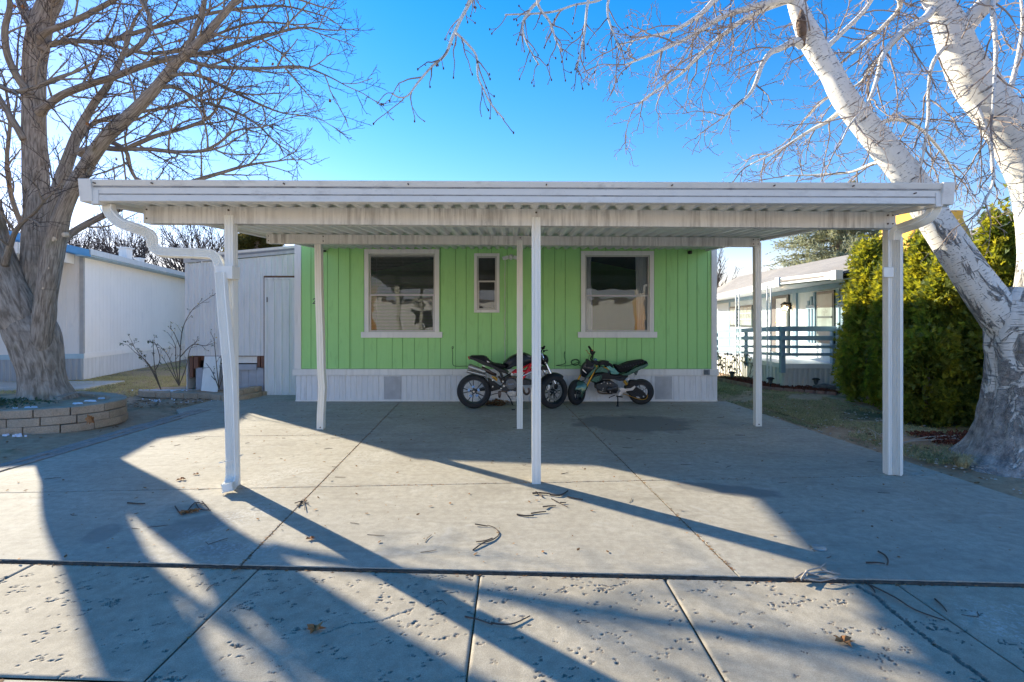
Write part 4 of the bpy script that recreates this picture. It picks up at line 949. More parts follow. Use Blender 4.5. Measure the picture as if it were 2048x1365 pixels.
L1([(250, 112, 10), (290, 80, 9), (300, 40, 9), (285, 0, 8), (275, -40, 6)], 8.1, 8.2)
L1([(370, 110, 12), (390, 60, 10), (405, 25, 9), (412, -20, 8)], 7.5, 7.4)
sp1 = [dict(dens=4.2, ang=46, len=1.2, r=.018, n=7, wob=.10, lift=.03, sides=5, rmin=.006, up=.15),
       dict(dens=8.0, ang=45, len=.52, r=.0075, n=5, wob=.13, lift=.03, sides=4, rmin=.0036, up=.1),
       dict(dens=15, ang=48, len=.17, r=.0042, n=3, wob=.16, lift=.05, sides=3, rmin=.0028, up=.1)]
for i, (p, q) in enumerate(main):
    t0 = .55 if i == 0 else .55 if i == 1 else .38 if i == 2 else .45 if i == 3 else .12
    spawn(mb1, p, q, 0, sp1, r1, t0)
    shoot(mb1, p[-1], (p[-1]-p[-2]).normalized(), .7, q[-1], 0, sp1, r1)
tk = TR.build('trunk', mt['bark'], tree1, smooth=180); BR.build('branches', mt['bark'], tree1, smooth=180); TW.build('crown_twigs', mt['twig'], tree1)
for (px, py, rr, Y) in ((106, 478, .034, 7.93), (128, 470, .028, 7.9), (100, 508, .018, 7.97), (97, 516, .015, 7.98), (97, 536, .02, 8.0), (86, 576, .02, 8.04)):
    c = at(px, py, Y+.035); m = MB(); m.lathe([(rr*1.5, .05), (rr*1.25, -.01), (rr, -.014), (0, -.014)], c, (.15, .9, .1), 14)
    m.build('branch_scar', mt['cut'], tk, smooth=40)
lf = MB()
for k in range(46):
    p = r1.choice(tips); 
    if p.y > 10 or p.z < 2.4: continue
    a = rv(r1).normalized()*.035; b = a.cross(rv(r1)).normalized()*.03; p = p+Vector((0, 0, -.03)); lf.add([p-a, p+b, p+a, p-b], [(0, 1, 2, 3)])
mt['dleaf'] = simple('dead_leaf', (.34, .15, .05), .8, 0, .4, 30)
lf.build('dead_leaves', mt['dleaf'], tree1)
# ---- the white aspen on the right
r2 = random.Random(5)
tree2 = empty('white_aspen_tree', (5.75, 5.55, 0), 'white-barked leaning aspen with dark furrows and bare branches at the right edge', 'tree')
TR = MB(); BR = MB(); TW = MB(); tips = []; mb2 = [BR, TW, tips, 1]
YA = 5.55
def flare2(L, a, i):
    n_ = noise.noise((math.cos(a)*2.2, math.sin(a)*2.2, L*1.3)); f = noise.noise((math.cos(a)*8, math.sin(a)*8, L*2.2)); f += .8*noise.noise((math.cos(a)*19, math.sin(a)*19, L*6))
    return 1+.06*n_*2+.05*f+.30*max(0, 1-L/.45)*(.5+.5*math.sin(a*4+.6))*(1+.5*n_)
limb(TR, [(2068, 985, 420), (2066, 950, 300), (2064, 915, 225), (2063, 880, 180), (2063, 840, 160), (2063, 790, 148), (2061, 720, 138), (2058, 670, 136), (2060, 630, 130), (2070, 590, 110)], YA, YA, n=128, k=12, fn=flare2)
am = []
A1 = limb(TR, [(2052, 700, 96), (2036, 665, 92), (2008, 635, 80), (1978, 600, 70), (1940, 547, 63), (1900, 488, 60), (1864, 432, 57), (1826, 370, 55), (1782, 311, 51), (1736, 256, 48), (1702, 215, 46), (1680, 180, 43), (1664, 150, 40), (1640, 112, 41), (1620, 75, 43), (1604, 40, 36), (1590, 0, 31), (1575, -50, 28), (1550, -120, 24), (1515, -210, 18), (1470, -300, 12)], YA-.05, 6.3, n=36, k=6, fn=knob(7, .045)); am.append((A1, .62))
A2 = limb(TR, [(2066, 690, 90), (2082, 620, 92), (2094, 540, 92), (2094, 450, 90), (2080, 370, 88), (2048, 302, 82), (2003, 238, 76), (1966, 188, 72), (1938, 148, 67), (1918, 104, 62), (1905, 62, 58), (1884, 20, 46), (1864, -14, 40), (1840, -70, 34), (1800, -160, 26), (1760, -260, 16)], YA+.1, 5.9, n=36, k=6, fn=knob(8, .045)); am.append((A2, .55))
def L2(P, a, b, n=10, t=.1): q = limb(TR, P, a, b, n=n, k=4, fn=knob(r2.random()*9, .04)); am.append((q, t)); return q
L2([(1915, 75, 40), (1935, 48, 36), (1958, 22, 34), (1985, -8, 32), (2030, -60, 28), (2080, -140, 20)], 5.85, 5.6, 24, .4)
L2([(2085, 520, 60), (2120, 420, 56), (2150, 300, 50), (2140, 150, 40), (2120, 0, 30), (2100, -150, 20)], 5.7, 6.2, 20, .3)
L2([(1604, 88, 22), (1588, 84, 15), (1560, 98, 12), (1541, 106, 11), (1524, 130, 9), (1512, 165, 8), (1498, 190, 6), (1470, 215, 5), (1440, 240, 3)], 6.0, 5.6)
L2([(1596, -10, 20), (1556, 2, 13), (1505, 15, 12), (1447, 33, 10), (1373, 77, 8), (1300, 110, 6), (1250, 130, 3)], 6.1, 5.5)
L2([(1590, -5, 16), (1527, 20, 10), (1480, 45, 9), (1440, 75, 8), (1400, 110, 7), (1360, 150, 5), (1300, 190, 4), (1270, 215, 2)], 6.1, 6.3)
L2([(1862, 22, 18), (1849, 37, 14), (1813, 59, 12), (1787, 81, 11), (1765, 114, 9), (1754, 158, 8), (1736, 205, 6), (1700, 250, 4), (1680, 290, 3)], 5.8, 5.2)
L2([(1813, 60, 9), (1780, 95, 7), (1740, 140, 6), (1715, 170, 5), (1650, 200, 4), (1600, 250, 3)], 5.6, 6.4)
L2([(1900, 90, 12), (1886, 98, 9), (1864, 132, 7), (1857, 183, 6), (1857, 227, 6), (1849, 293, 5), (1842, 335, 3)], 5.8, 5.6)
L2([(1948, 210, 12), (1960, 228, 9), (1978, 275, 8), (1985, 330, 7), (1985, 370, 5), (1960, 420, 3)], 5.75, 5.4)
L2([(1990, -10, 12), (1985, 20, 9), (1992, 92, 8), (1989, 157, 6), (1985, 230, 4)], 5.6, 5.2)
L2([(1700, 205, 12), (1660, 240, 9), (1620, 262, 7), (1560, 300, 5), (1500, 330, 3)], 6.0, 6.6)
L2([(1745, 262, 11), (1780, 240, 8), (1830, 250, 6), (1880, 300, 5), (1910, 350, 3)], 6.0, 6.7)
L2([(1640, 108, 12), (1680, 70, 9), (1730, 20, 8), (1760, -30, 6)], 6.0, 6.3)
L2([(2000, 235, 14), (2020, 180, 10), (2035, 120, 8), (2045, 50, 6), (2040, -20, 4)], 5.8, 6.4)
L2([(1570, -70, 20), (1480, -40, 14), (1430, 0, 11), (1400, 30, 9), (1350, 60, 7), (1290, 75, 4), (1240, 90, 3)], 6.1, 6.0)
L2([(1540, -150, 20), (1700, -60, 15), (1800, 0, 10), (1760, 60, 8), (1700, 110, 5)], 6.2, 7.0)
L2([(1780, 318, 10), (1740, 330, 7), (1700, 345, 5), (1640, 350, 4), (1570, 352, 2.5)], 6.0, 7.2)
sp2 = [dict(dens=5.2, ang=50, len=.95, r=.010, n=8, wob=.15, lift=-.06, sides=5, rmin=.0050, up=-.1),
       dict(dens=10, ang=50, len=.42, r=.0052, n=6, wob=.20, lift=-.05, sides=4, rmin=.0034, up=-.05),
       dict(dens=14, ang=48, len=.15, r=.0034, n=4, wob=.22, lift=.02, sides=3, rmin=.0026, up=0, bud=1.6)]
for ((p, q), t0) in am:
    spawn(mb2, p, q, 0, sp2, r2, t0); shoot(mb2, p[-1], (p[-1]-p[-2]).normalized(), .6, q[-1], 0, sp2, r2)
# branches of the same tree reaching over the driveway and hanging into the view
hb = []
def L3(P, a, b, n=8): q = limb(TR, P, a, b, n=n, k=5, fn=knob(r2.random()*9, .03)); hb.append(q); return q
L3([(1545, -135, 24), (1450, -230, 20), (1300, -260, 17), (1150, -240, 14), (1030, -170, 12), (960, -60, 10), (943, 0, 8)], 6.2, 3.7, 12)
L3([(943, 0, 7.5), (922, 38, 7), (905, 75, 6.5), (891, 109, 6), (864, 133, 5), (837, 164, 4.5), (816, 191, 3.5), (798, 195, 3), (783, 186, 3)], 3.7, 3.5)
L3([(912, 66, 5.5), (935, 88, 5), (953, 113, 4.5), (956, 154, 4), (968, 180, 3.5), (982, 208, 3.5), (1008, 239, 3)], 3.6, 3.5)
L3([(1150, -240, 10), (1110, -80, 8), (1085, -10, 7), (1060, 20, 6), (1045, 50, 4.5), (1055, 90, 3.5), (1078, 130, 3)], 4.1, 3.8)
L3([(1200, -240, 10), (1110, -60, 7), (1075, 0, 6), (1100, 45, 5), (1110, 75, 4), (1124, 104, 3)], 4.0, 3.8)
L3([(1260, -250, 10), (1200, -60, 8), (1177, 0, 6), (1170, 60, 5), (1160, 110, 4), (1152, 138, 3)], 4.3, 3.9)
L3([(1300, -250, 9), (1230, -40, 6), (1215, 20, 5), (1228, 70, 4), (1240, 100, 3)], 4.5, 4.1)
L3([(1230, -30, 7), (1200, 0, 5), (1150, 10, 4), (1100, 25, 4), (1010, 30, 3)], 4.3, 4.0)
sp3 = [dict(dens=9, ang=42, len=.38, r=.006, n=9, wob=.13, lift=-.07, sides=5, rmin=.0030, up=-.5, bud=1.5),
       dict(dens=5.5, ang=45, len=.14, r=.0034, n=6, wob=.18, lift=-.02, sides=4, rmin=.0024, up=0, bud=2.0)]
mb3 = [BR, BR, [], 9]
for j, (p, q) in enumerate(hb): spawn(mb3, p, q, 0, sp3, r2, .7 if j == 0 else .45 if j > 2 else .05)
bud = MB()
for p in mb3[2]: 
    if r2.random() < .6: bud.ball(p, .0065, 5, (1, 1, 1.5))
TR.build('trunk', mt['aspen'], tree2, smooth=180); BR.build('branches', mt['atwig'], tree2, smooth=180); TW.build('crown_twigs', mt['atwig'], tree2); bud.build('buds', simple('bud', (.10, .06, .045), .7), tree2)
m = MB(); c = at(1604, 55, 6.02); m.tube([tuple(at(1603, 22, 5.98)), tuple(at(1602, 45, 5.93)), tuple(at(1604, 65, 5.93)), tuple(at(1608, 92, 5.96))], [.02, .055, .05, .012], 10); m.build('bark_wound', simple('wound_wood', (.14, .09, .06), .9, 0, .5, 12, .02, 20), tree2, smooth=180)
# ---- background bare trees
def bgtree(name, px, Y, h, lab, seed, spread=1.0, mat='twig', base_r=.14, group=None, dens=1.0):
    r = random.Random(seed); x = (px-1024)/1024*Y; t_ = empty(name, (x, Y, 0), lab, 'tree', group)
    T = MB(); B = MB(); tips_ = []
    pts = [Vector((x, Y, 0))]; n = 8; k0 = max(2, n//3)
    for i in range(n): pts.append(pts[-1]+Vector((r.gauss(0, .12), r.gauss(0, .12), h*.55/n)))
    rd = [base_r*(1-.75*i/n) for i in range(n+1)]; T.tube(pts, rd, 8)
    sp = [dict(dens=3.4*dens, ang=34*spread, len=h*.5, r=base_r*.42, n=8, wob=.09, lift=.07, sides=5, rmin=.012, up=.25),
          dict(dens=5.0*dens, ang=34, len=h*.2, r=.024, n=5, wob=.12, lift=.05, sides=4, rmin=.010, up=.2),
          dict(dens=6.0*dens, ang=34, len=h*.09, r=.012, n=3, wob=.14, lift=.04, sides=3, rmin=.008, up=.1)]
    M_ = [B, B, tips_, 1]; spawn(M_, pts, rd, 0, sp, r, .28)
    T.build('trunk', mt['bark'], t_, smooth=180); B.build('crown', mt[mat], t_); return t_
G_ = 'bare trees behind the left neighbour roof'
bgtree('bare_tree', 150, 27, 8.2, 'bare tree behind the neighbour roof just right of the big maple trunk', 31, 1.1, group=G_)
bgtree('bare_tree', 232, 30, 8.4, 'bare tree behind the neighbour roof above its white vent box', 32, 1.1, group=G_)
bgtree('bare_tree', 322, 26, 7.6, 'bare tree above the middle of the zigzag downspout behind the neighbour roof', 33, 1.2, group=G_)
bgtree('bare_tree', 392, 29, 9.0, 'tall bare tree at the left edge of the shed roof', 34, .9, group=G_)
bgtree('bare_tree', 452, 33, 7.5, 'small bare tree behind the shed left of the front left carport post', 35, 1.0, group=G_)
bgtree('bare_tree', 190, 33, 9.0, 'slender bare tree far behind the left neighbour roof vents', 37, .9, group=G_)
bgtree('bare_tree', 275, 28, 8.2, 'bare tree behind the neighbour roof under the zigzag downspout elbow', 38, 1.1, group=G_)
bgtree('bare_tree', 360, 34, 9.0, 'bare tree far behind the neighbour roof next to the tall one at the shed', 39, 1.0, group=G_)
bgtree('bare_tree', 20, 24, 9, 'bare tree behind the blue gable at the far left edge', 36, 1.1, group=G_)
G2 = 'bare trees behind the right neighbour'
bgtree('bare_tree', 1432, 30, 6.6, 'small bare tree just right of the green house corner', 41, 1.0, group=G2)
bgtree('bare_tree', 1775, 30, 9.5, 'bare tree right of the spruce behind the right front carport post', 42, .8, group=G2)
bgtree('bare_tree', 1905, 26, 7.6, 'bare tree behind the porch house roof between the two aspen limbs', 43, 1.2, group=G2)
bgtree('bare_tree', 2010, 28, 7.4, 'bare tree behind the porch house roof beside the upright aspen stem', 44, 1.2, group=G2)
# ---- evergreens
def leafmat(name, a, b, tr, tw=.45):
    t = NT(name); f = t.noise(t.co(), 5, 4, .6); f2 = t.noise(t.co(), 40, 2); c = t.mix(t.ramp(f, [(.35, 0.0), (.65, 1.0)]), a, b)
    c = t.mix(t.ramp(f2, [(.55, 0.0), (.75, .4)]), c, tuple(x*1.5 for x in b)); t.base(c, .55, 0, .3)
    tl = t.n('BsdfTranslucent'); t.set(tl.inputs[0], t.mix(1.0, c, tr, 'MULTIPLY')); mx = t.n('MixShader'); mx.inputs[0].default_value = tw
    t.t.links.new(t.b.outputs[0], mx.inputs[1]); t.t.links.new(tl.outputs[0], mx.inputs[2]); t.t.links.new(mx.outputs[0], t.out.inputs[0]); return t.m
mt['cedar'] = leafmat('arborvitae_leaf', (.075, .125, .038), (.16, .20, .05), (3.6, 2.5, .55), .5)
mt['spruce'] = leafmat('spruce_needle', (.24, .28, .20), (.40, .42, .30), (1.2, 1.1, .8), .4)
mt['dspruce'] = leafmat('conifer_needle', (.07, .08, .02), (.14, .12, .03), (1.3, 1.1, .7), .3)
def cedar(x, Y, h, w_, seed, lab, n=9000, base=.05, name='arborvitae', group='arborvitae hedge along the right yard', mat='cedar', tipw=.12, sz=1.25):
    r = random.Random(seed); t_ = empty(name, (x, Y, 0), lab, 'shrub', group); M = MB()
    nc = int(62*w_*h); cl = []
    for i in range(nc):
        z = base+(h-base)*r.random()**.9; tt = (z-base)/(h-base); R_ = w_*.42*(min(1, (1-tt)**.72*1.08+tipw))*(.72+.28*min(1, tt*6)); a = r.uniform(0, 6.283); rr = R_*(.62+.42*r.random())
        if r.random() < .10: rr *= 1.08
        cl.append((Vector((x+rr*math.cos(a), Y+rr*math.sin(a), z)), a, .09+.08*r.random()))
    for i in range(n):
        c, a, s = cl[r.randrange(nc)]; o = rv(r)*s*.55; o.z *= 1.5; p = c+o
        out = Vector((math.cos(a), math.sin(a), .55)); u = (out+rv(r)*.45).normalized()*(.045+.035*r.random())*sz; v = u.cross(rv(r)).normalized()*(.014+.012*r.random())*sz
        # a forked spray: three narrow fingers fanning from one stem
        q = u.cross(v).normalized()*.01
        M.add([p, p+u*.45+v*1.2, p+u*.95+v*1.6, p+u*.6+v*.35, p+u*1.25+q, p+u*.6-v*.35, p+u*.9-v*1.7, p+u*.4-v*1.1], [(0, 3, 2, 1), (0, 5, 4, 3), (0, 7, 6, 5)])
    st = MB()
    for k in range(5): st.tube([(x+r.gauss(0, .05), Y+r.gauss(0, .05), 0), (x+r.gauss(0, .1), Y+r.gauss(0, .1), h*.4), (x+r.gauss(0, .06), Y+r.gauss(0, .06), h*.85)], [.035, .025, .008], 6)
    st.build('stem', mt['bark'], t_); M.build('foliage', mt[mat], t_); return t_
cedar(7.18, 10.5, 2.9, 0.72, 51, 'arborvitae at the far end of the hedge beside the deck', 14000)
cedar(6.7, 9.55, 2.95, 0.92, 52, 'arborvitae with a pointed top just left of the right front carport post', 14000)
cedar(6.65, 8.85, 2.68, 0.9, 53, 'arborvitae directly right of the white downspout post', 13000)
cedar(6.8, 8.35, 2.85, 1, 54, 'broad arborvitae under the orange tarp in the hedge', 15000)
cedar(6.65, 7.8, 2.5, 1.05, 55, 'arborvitae under the leaning aspen limb', 15000)
cedar(7, 7.35, 2.95, 0.95, 56, 'tall arborvitae close behind the aspen fork', 15000)
cedar(6.3, 7.75, 1.32, 1, 57, 'low rounded arborvitae in front of the hedge near the aspen foot', 9000, tipw=.5)
def conifer(name, x, Y, h, w_, seed, lab, mat, tiers, lean=0, zmin=.5, dens=1.0, needle=.10):
    r = random.Random(seed); t_ = empty(name, (x, Y, 0), lab, 'tree'); T = MB(); F = MB(); B = MB()
    T.tube([(x, Y, 0), (x+.05, Y, h*.5), (x, Y, h)], [.2, .12, .02], 10)
    for k in range(tiers):
        z = zmin+(h-zmin)*(k/tiers)**.95; L = w_/2*(1-(z-zmin)/(h-zmin))**.45*1.0+.15; nb = 9
        for j in range(nb):
            a = r.uniform(0, 6.283); l = L*r.uniform(.65, 1.12); d = Vector((math.cos(a), math.sin(a), r.uniform(-.12, .15))); p = Vector((x, Y, z+r.uniform(-.1, .1))); pts = [p]; n = 7
            for i in range(n): d = (d+Vector((0, 0, .05 if i > 2 else -.05))+rv(r)*.05).normalized(); p = p+d*l/n; pts.append(p)
            B.tube(pts, [.022*(1-.8*i/n)+.004 for i in range(n+1)], 4, False)
            for i in range(2, n+1):
                for s in range(int(5*dens)):
                    q0 = pts[i-1].lerp(pts[i], r.random()); dd = (d+rv(r)*.7).normalized(); dd.z -= .1; ln_ = l*.16*r.uniform(.6, 1.2)
                    for e in range(7):
                        c = q0+dd*ln_*e/6; u = (dd*.8+rv(r)*.9).normalized()*needle; v = u.cross(rv(r)).normalized()*needle*.16
                        F.add([c-v, c+v, c+u], [(0, 1, 2)])
    T.build('trunk', mt['bark'], t_); B.build('branches', mt['bark'], t_); F.build('needles', mt[mat], t_); return t_
conifer('spruce_tree', 13.7, 21.5, 7.25, 6.2, 61, 'tall grey-green spruce behind the porch house roof', 'spruce', 30, zmin=2.0, needle=.14)
conifer('conifer', -11.2, 22.5, 6.2, 3.4, 62, 'dark conifer top showing above the shed roof', 'dspruce', 24, zmin=1.0, dens=1.8, needle=.16)
# ---------------------------------------------------------------- motorcycles
mt['rubber'] = simple('tyre_rubber', (.022, .022, .024), .75, 0, .3, 20, .002, 90)
mt['rim'] = simple('black_rim', (.03, .04, .055), .35, .3)
mt['steel'] = simple('brushed_steel', (.52, .52, .53), .3, .9, .15, 10)
mt['chrome'] = simple('fork_metal', (.62, .66, .72), .22, .9, .1)
mt['disc'] = simple('brake_disc_steel', (.42, .42, .43), .35, .9, .15, 30)
mt['exh'] = simple('exhaust_shell', (.45, .43, .40), .33, .85, .15, 8)
mt['pipe'] = simple('heat_stained_pipe', (.12, .085, .07), .4, .8, .3, 9)
mt['gblack'] = simple('gloss_black_paint', (.008, .010, .014), .36, 0, .1, 4, 0, 60, .35, coat=.12)
mt['seat'] = simple('seat_vinyl', (.012, .012, .013), .6, 0, .2, 9, .001, 120, .25)
mt['redf'] = simple('red_frame_paint', (.70, .012, .02), .3, 0, .08, coat=.4)
mt['gold'] = simple('gold_anodised', (.62, .34, .04), .35, .6, .1)
mt['engine'] = simple('dark_engine', (.045, .047, .05), .5, .5, .3, 20)
mt['engrey'] = simple('grey_engine_case', (.15, .155, .16), .45, .5, .2, 14)
mt['mgreen'] = simple('metallic_green_paint', (.045, .115, .085), .28, .55, .1, 3, coat=.7)
mt['lblu'] = simple('light_blue_anodised', (.25, .42, .72), .35, .4)
mt['red'] = simple('red_lens', (.6, .02, .02), .2)
def inflate(mb, pts, w, n=4, sh=.16, dy=0):
    """rounded body: the side outline pts (x, z) swollen across the bike to half width w"""
    cx = sum(p[0] for p in pts)/len(pts); cz = sum(p[2] for p in pts)/len(pts); y0 = pts[0][1]+dy; rows_ = []
    for k in range(-n, n+1):
        a = math.pi/2*k/n; s = 1-sh*(1-math.cos(a))
        rows_.append([(cx+(p[0]-cx)*s, y0+w*math.sin(a), cz+(p[2]-cz)*s) for p in pts])
    m = len(pts); V = [p for r in rows_ for p in r]
    F = [(i*m+k, i*m+(k+1) % m, (i+1)*m+(k+1) % m, (i+1)*m+k) for i in range(2*n) for k in range(m)]+[tuple(range(m))[::-1], tuple(range(2*n*m, (2*n+1)*m))]
    mb.add(V, F); return mb
def smooth_closed(pts, k=3):
    n = len(pts); q = [pts[-1]]+pts+pts[:2]; out = []
    for i in range(1, n+1):
        p0, p1, p2, p3 = q[i-1], q[i], q[i+1], q[i+2] if i+2 < len(q) else q[2]
        for j in range(k):
            t = j/k; out.append(tuple(.5*((2*b)+(-a+c)*t+(2*a-5*b+4*c-d)*t*t+(-a+3*b-3*c+d)*t**3) for a, b, c, d in zip(p0, p1, p2, p3)))
    return out
def wheel(par, c, R_, w_, axis, spokes, rimr, disc=.0, disc_side=1, twin=True, discmat='disc', holes=None, name='wheel'):
    ax = Vector(axis).normalized(); c = Vector(c)
    we = bpy.data.objects.new(name, None); C.objects.link(we); we.parent = par; we.location = c-wloc(par)
    m = MB(); pr = []
    for k in range(17):
        a = math.pi*k/16; pr.append((rimr+(R_-rimr)*(.25+.75*math.sin(a)**.7) if 0 < k < 16 else rimr, -w_/2*math.cos(a)))
    pr = pr+[(rimr-.004, w_/2*.8), (rimr-.004, -w_/2*.8)]
    m.lathe(pr, c, ax, 56, closed=True); m.build('tyre', mt['rubber'], we, smooth=50)
    m = MB(); h = w_*.42
    m.lathe([(rimr+.004, -h), (rimr+.004, h), (rimr-.012, h), (rimr-.020, h*.6), (rimr-.03, 0), (rimr-.020, -h*.6), (rimr-.012, -h)], c, ax, 48, closed=True)
    x = ax.orthogonal().normalized(); y = ax.cross(x)
    for k in range(spokes):
        a = 2*math.pi*k/spokes+.2
        for da in ((-.13, .13) if twin else (0,)):
            p0 = c+(x*math.cos(a)+y*math.sin(a))*.035; p1 = c+(x*math.cos(a+da*1.6)+y*math.sin(a+da*1.6))*(rimr-.02)
            m.bar(p0, p1, .014, .018, ax)
    m.cyl(c-ax*h, c+ax*h, .038, 18); m.build('rim', mt['rim'], we, smooth=40)
    m = MB(); m.cyl(c-ax*(h+.012), c+ax*(h+.012), .017, 14); m.build('axle', mt['steel'], we, smooth=40)
    if disc:
        o = ax*disc_side*(h+.004); m = MB(); m.lathe([(disc, -.0025), (disc, .0025), (disc*.74, .0025), (disc*.74, -.0025)], c+o, ax, 40, closed=True)
        for k in range(6): a = k*1.047; m.bar(c+o+(x*math.cos(a)+y*math.sin(a))*disc*.3, c+o+(x*math.cos(a)+y*math.sin(a))*disc*.78, .012, .006, ax)
        m.build('brake_disc', mt[discmat], we, smooth=30)
    return we
# ---- the red-framed black motorcycle, facing right
BY = 9.13
def qa(x, y, dy=0): p = at(905+x/10.108, 690+y/10.108, BY); p.y += dy; return p
def qb(x, y, dy=0): p = at(1030+x/10.108, 690+y/10.108, BY); p.y += dy; return p
mo = empty('motorcycle', (0, BY, 0), 'black motorcycle with red trellis frame and twin silver silencers facing right behind the posts', 'motorcycle', 'motorcycles parked against the green house')
wheel(mo, (qa(435, 930).x, BY, .305), .305, .17, (0, 1, 0), 5, .222, name='rear_wheel')
wc = qb(768, 940); turn = R(-33); axf = Vector((math.sin(-turn), -math.cos(turn), 0))
wheel(mo, (wc.x, BY-.03, .302), .302, .12, (-axf.x*1, axf.y, 0) if False else (.52, -.85, -.05), 6, .222, disc=.155, disc_side=1, name='front_wheel')
m = MB()
for k in range(3):
    a = R(90+120*k+50)
for a in (95, 20, 160, 235, 310):
    c = Vector((qa(435, 930).x, BY-.075, .305)); a0 = R(a)
    P = [c+Vector((rr*math.cos(a0+t), 0, rr*math.sin(a0+t))) for rr, t in ((.065, -.28), (.108, -.30), (.112, 0), (.108, .30), (.065, .28), (.075, 0))]
    m.prism([tuple(p) for p in P], (0, .008, 0))
m.build('hub_plate', mt['lblu'], mo)
m = MB(); P = [qa(700, 665, -.02), qa(760, 690, -.02), qa(960, 830, -.02), qa(1090, 880, -.02), qa(1080, 930, -.02), qa(960, 900, -.02), qa(880, 920, -.02), qa(780, 945, -.02), qa(770, 880, -.02), qa(720, 720, -.02)]
m.prism([tuple(p) for p in P], (0, .10, 0)); m.bar(qa(440, 930, -.0), qa(800, 880, .0), .05, .045); m.build('swingarm', mt['gblack'], mo, bevel=.008)
# silencers
for j, (a, b, r0) in enumerate(((qa(350, 425, -.13), qa(640, 530, -.13), .048), (qa(315, 520, -.13), qa(640, 605, -.11), .030))):
    m = MB(); d = (b-a).normalized(); m.lathe([(r0*.5, -.012), (r0*.93, -.012), (r0*.97, 0), (r0*1.04, .02), (r0, (b-a).length*.95), (r0*.7, (b-a).length+.03), (r0*.4, (b-a).length+.035)], a, d, 24)
    s_ = m.build('silencer', mt['exh'], mo, smooth=40); m = MB(); m.lathe([(r0*.45, -.014), (0, -.014)], a, d, 16); m.build('outlet', mt['dark'], s_)
m = MB(); m.tube(cr([tuple(qa(590, 470, -.12)), tuple(qa(700, 510, -.11)), tuple(qa(800, 570, -.08)), tuple(qa(880, 600, -.04))], 4), [.045, .045, .043, .04, .038, .036, .034, .032, .03, .028, .026, .024, .022][:13], 14)
m.build('heat_shield', mt['pipe'], mo, smooth=60)
m = MB(); m.tube(cr([tuple(qa(930, 640, -.02)), tuple(qa(980, 700, -.05)), tuple(qa(1000, 760, -.04))], 4), .02, 10); m.tube(cr([tuple(qa(1130, 655, -.1)), tuple(qa(1220, 645, -.12)), tuple(qa(1300, 670, -.1)), tuple(qb(100, 760, -.1)), tuple(qb(150, 850, -.1)), tuple(qb(190, 960, -.09)), tuple(qb(240, 985, -.08)), tuple(qb(285, 940, -.08)), tuple(qb(270, 860, -.07))], 5), .02, 10)
m.build('exhaust_pipe', mt['pipe'], mo, smooth=60)
m = MB(); m.bar(qa(665, 545, -.12), qa(690, 690, -.08), .02, .02); m.build('silencer_bracket', mt['steel'], mo, bevel=.003)
m = MB(); m.bar(qa(800, 640, 0), qa(900, 720, 0), .03, .03); 
for k in range(5): c = qa(845, 650, -.03).lerp(qa(895, 690, -.03), k/4); m.lathe([(.026, -.005), (.026, .005)], c, (qa(895, 690)-qa(845, 650)).normalized(), 14)
m.build('shock_spring', mt['gold'], mo, smooth=40)
# tail, seat, tank
tl_ = smooth_closed([tuple(qa(*p)) for p in ((365, 218), (500, 212), (630, 215), (700, 255), (770, 330), (860, 375), (980, 390), (1090, 410), (1110, 440), (1060, 478), (960, 465), (820, 420), (700, 385), (560, 330), (420, 268))])
m = MB(); inflate(m, tl_, .12, 4, .12); m.build('seat', mt['seat'], mo, smooth=60)
m = MB(); P = smooth_closed([tuple(qa(*p)) for p in ((345, 232), (420, 250), (560, 290), (700, 350), (830, 410), (980, 470), (1110, 520), (1135, 560), (1000, 530), (860, 475), (720, 425), (600, 385), (480, 320), (390, 285), (345, 270))], 2)
inflate(m, P, .13, 3, .06); m.build('tail_fairing', mt['gblack'], mo, smooth=50)
m = MB(); P = [tuple(qa(*p)) for p in ((312, 232), (350, 230), (385, 262), (345, 300), (325, 275))]; inflate(m, P, .06, 3, .1); m.build('tail_light', mt['red'], mo, bevel=.003)
m = MB(); inflate(m, [tuple(qa(*p, -.13)) for p in ((590, 400), (640, 405), (690, 432), (640, 432))], .01, 2); inflate(m, [tuple(qa(*p, -.13)) for p in ((690, 310), (720, 318), (770, 350), (715, 345))], .01, 2); m.build('side_badge', mt['steel'], mo)
TK = [(1020, 375), (1060, 320), (1120, 265), (1200, 215), (1290, 178)]; tk_ = [tuple(qa(*p)) for p in TK]+[tuple(qb(*p)) for p in ((60, 155), (150, 150), (240, 170), (310, 205), (380, 270), (400, 330), (330, 360), (240, 400), (150, 445), (60, 430))]+[tuple(qa(*p)) for p in ((1240, 440), (1130, 495), (1060, 480), (1110, 430))]
m = MB(); inflate(m, smooth_closed(tk_), .15, 5, .22); tank = m.build('fuel_tank', mt['gblack'], mo, smooth=60)
m = MB(); inflate(m, [tuple(qb(*p, -.135)) for p in ((215, 195), (290, 210), (320, 245), (270, 250))], .012, 2); m.build('tank_grille', mt['engrey'], tank, bevel=.002)
m = MB(); inflate(m, [tuple(qa(*p, -.14)) for p in ((1130, 275), (1290, 262), (1290, 300), (1180, 300))], .008, 2); m.build('tank_panel', simple('grey_panel', (.16, .17, .19), .3, .4), tank, bevel=.002)
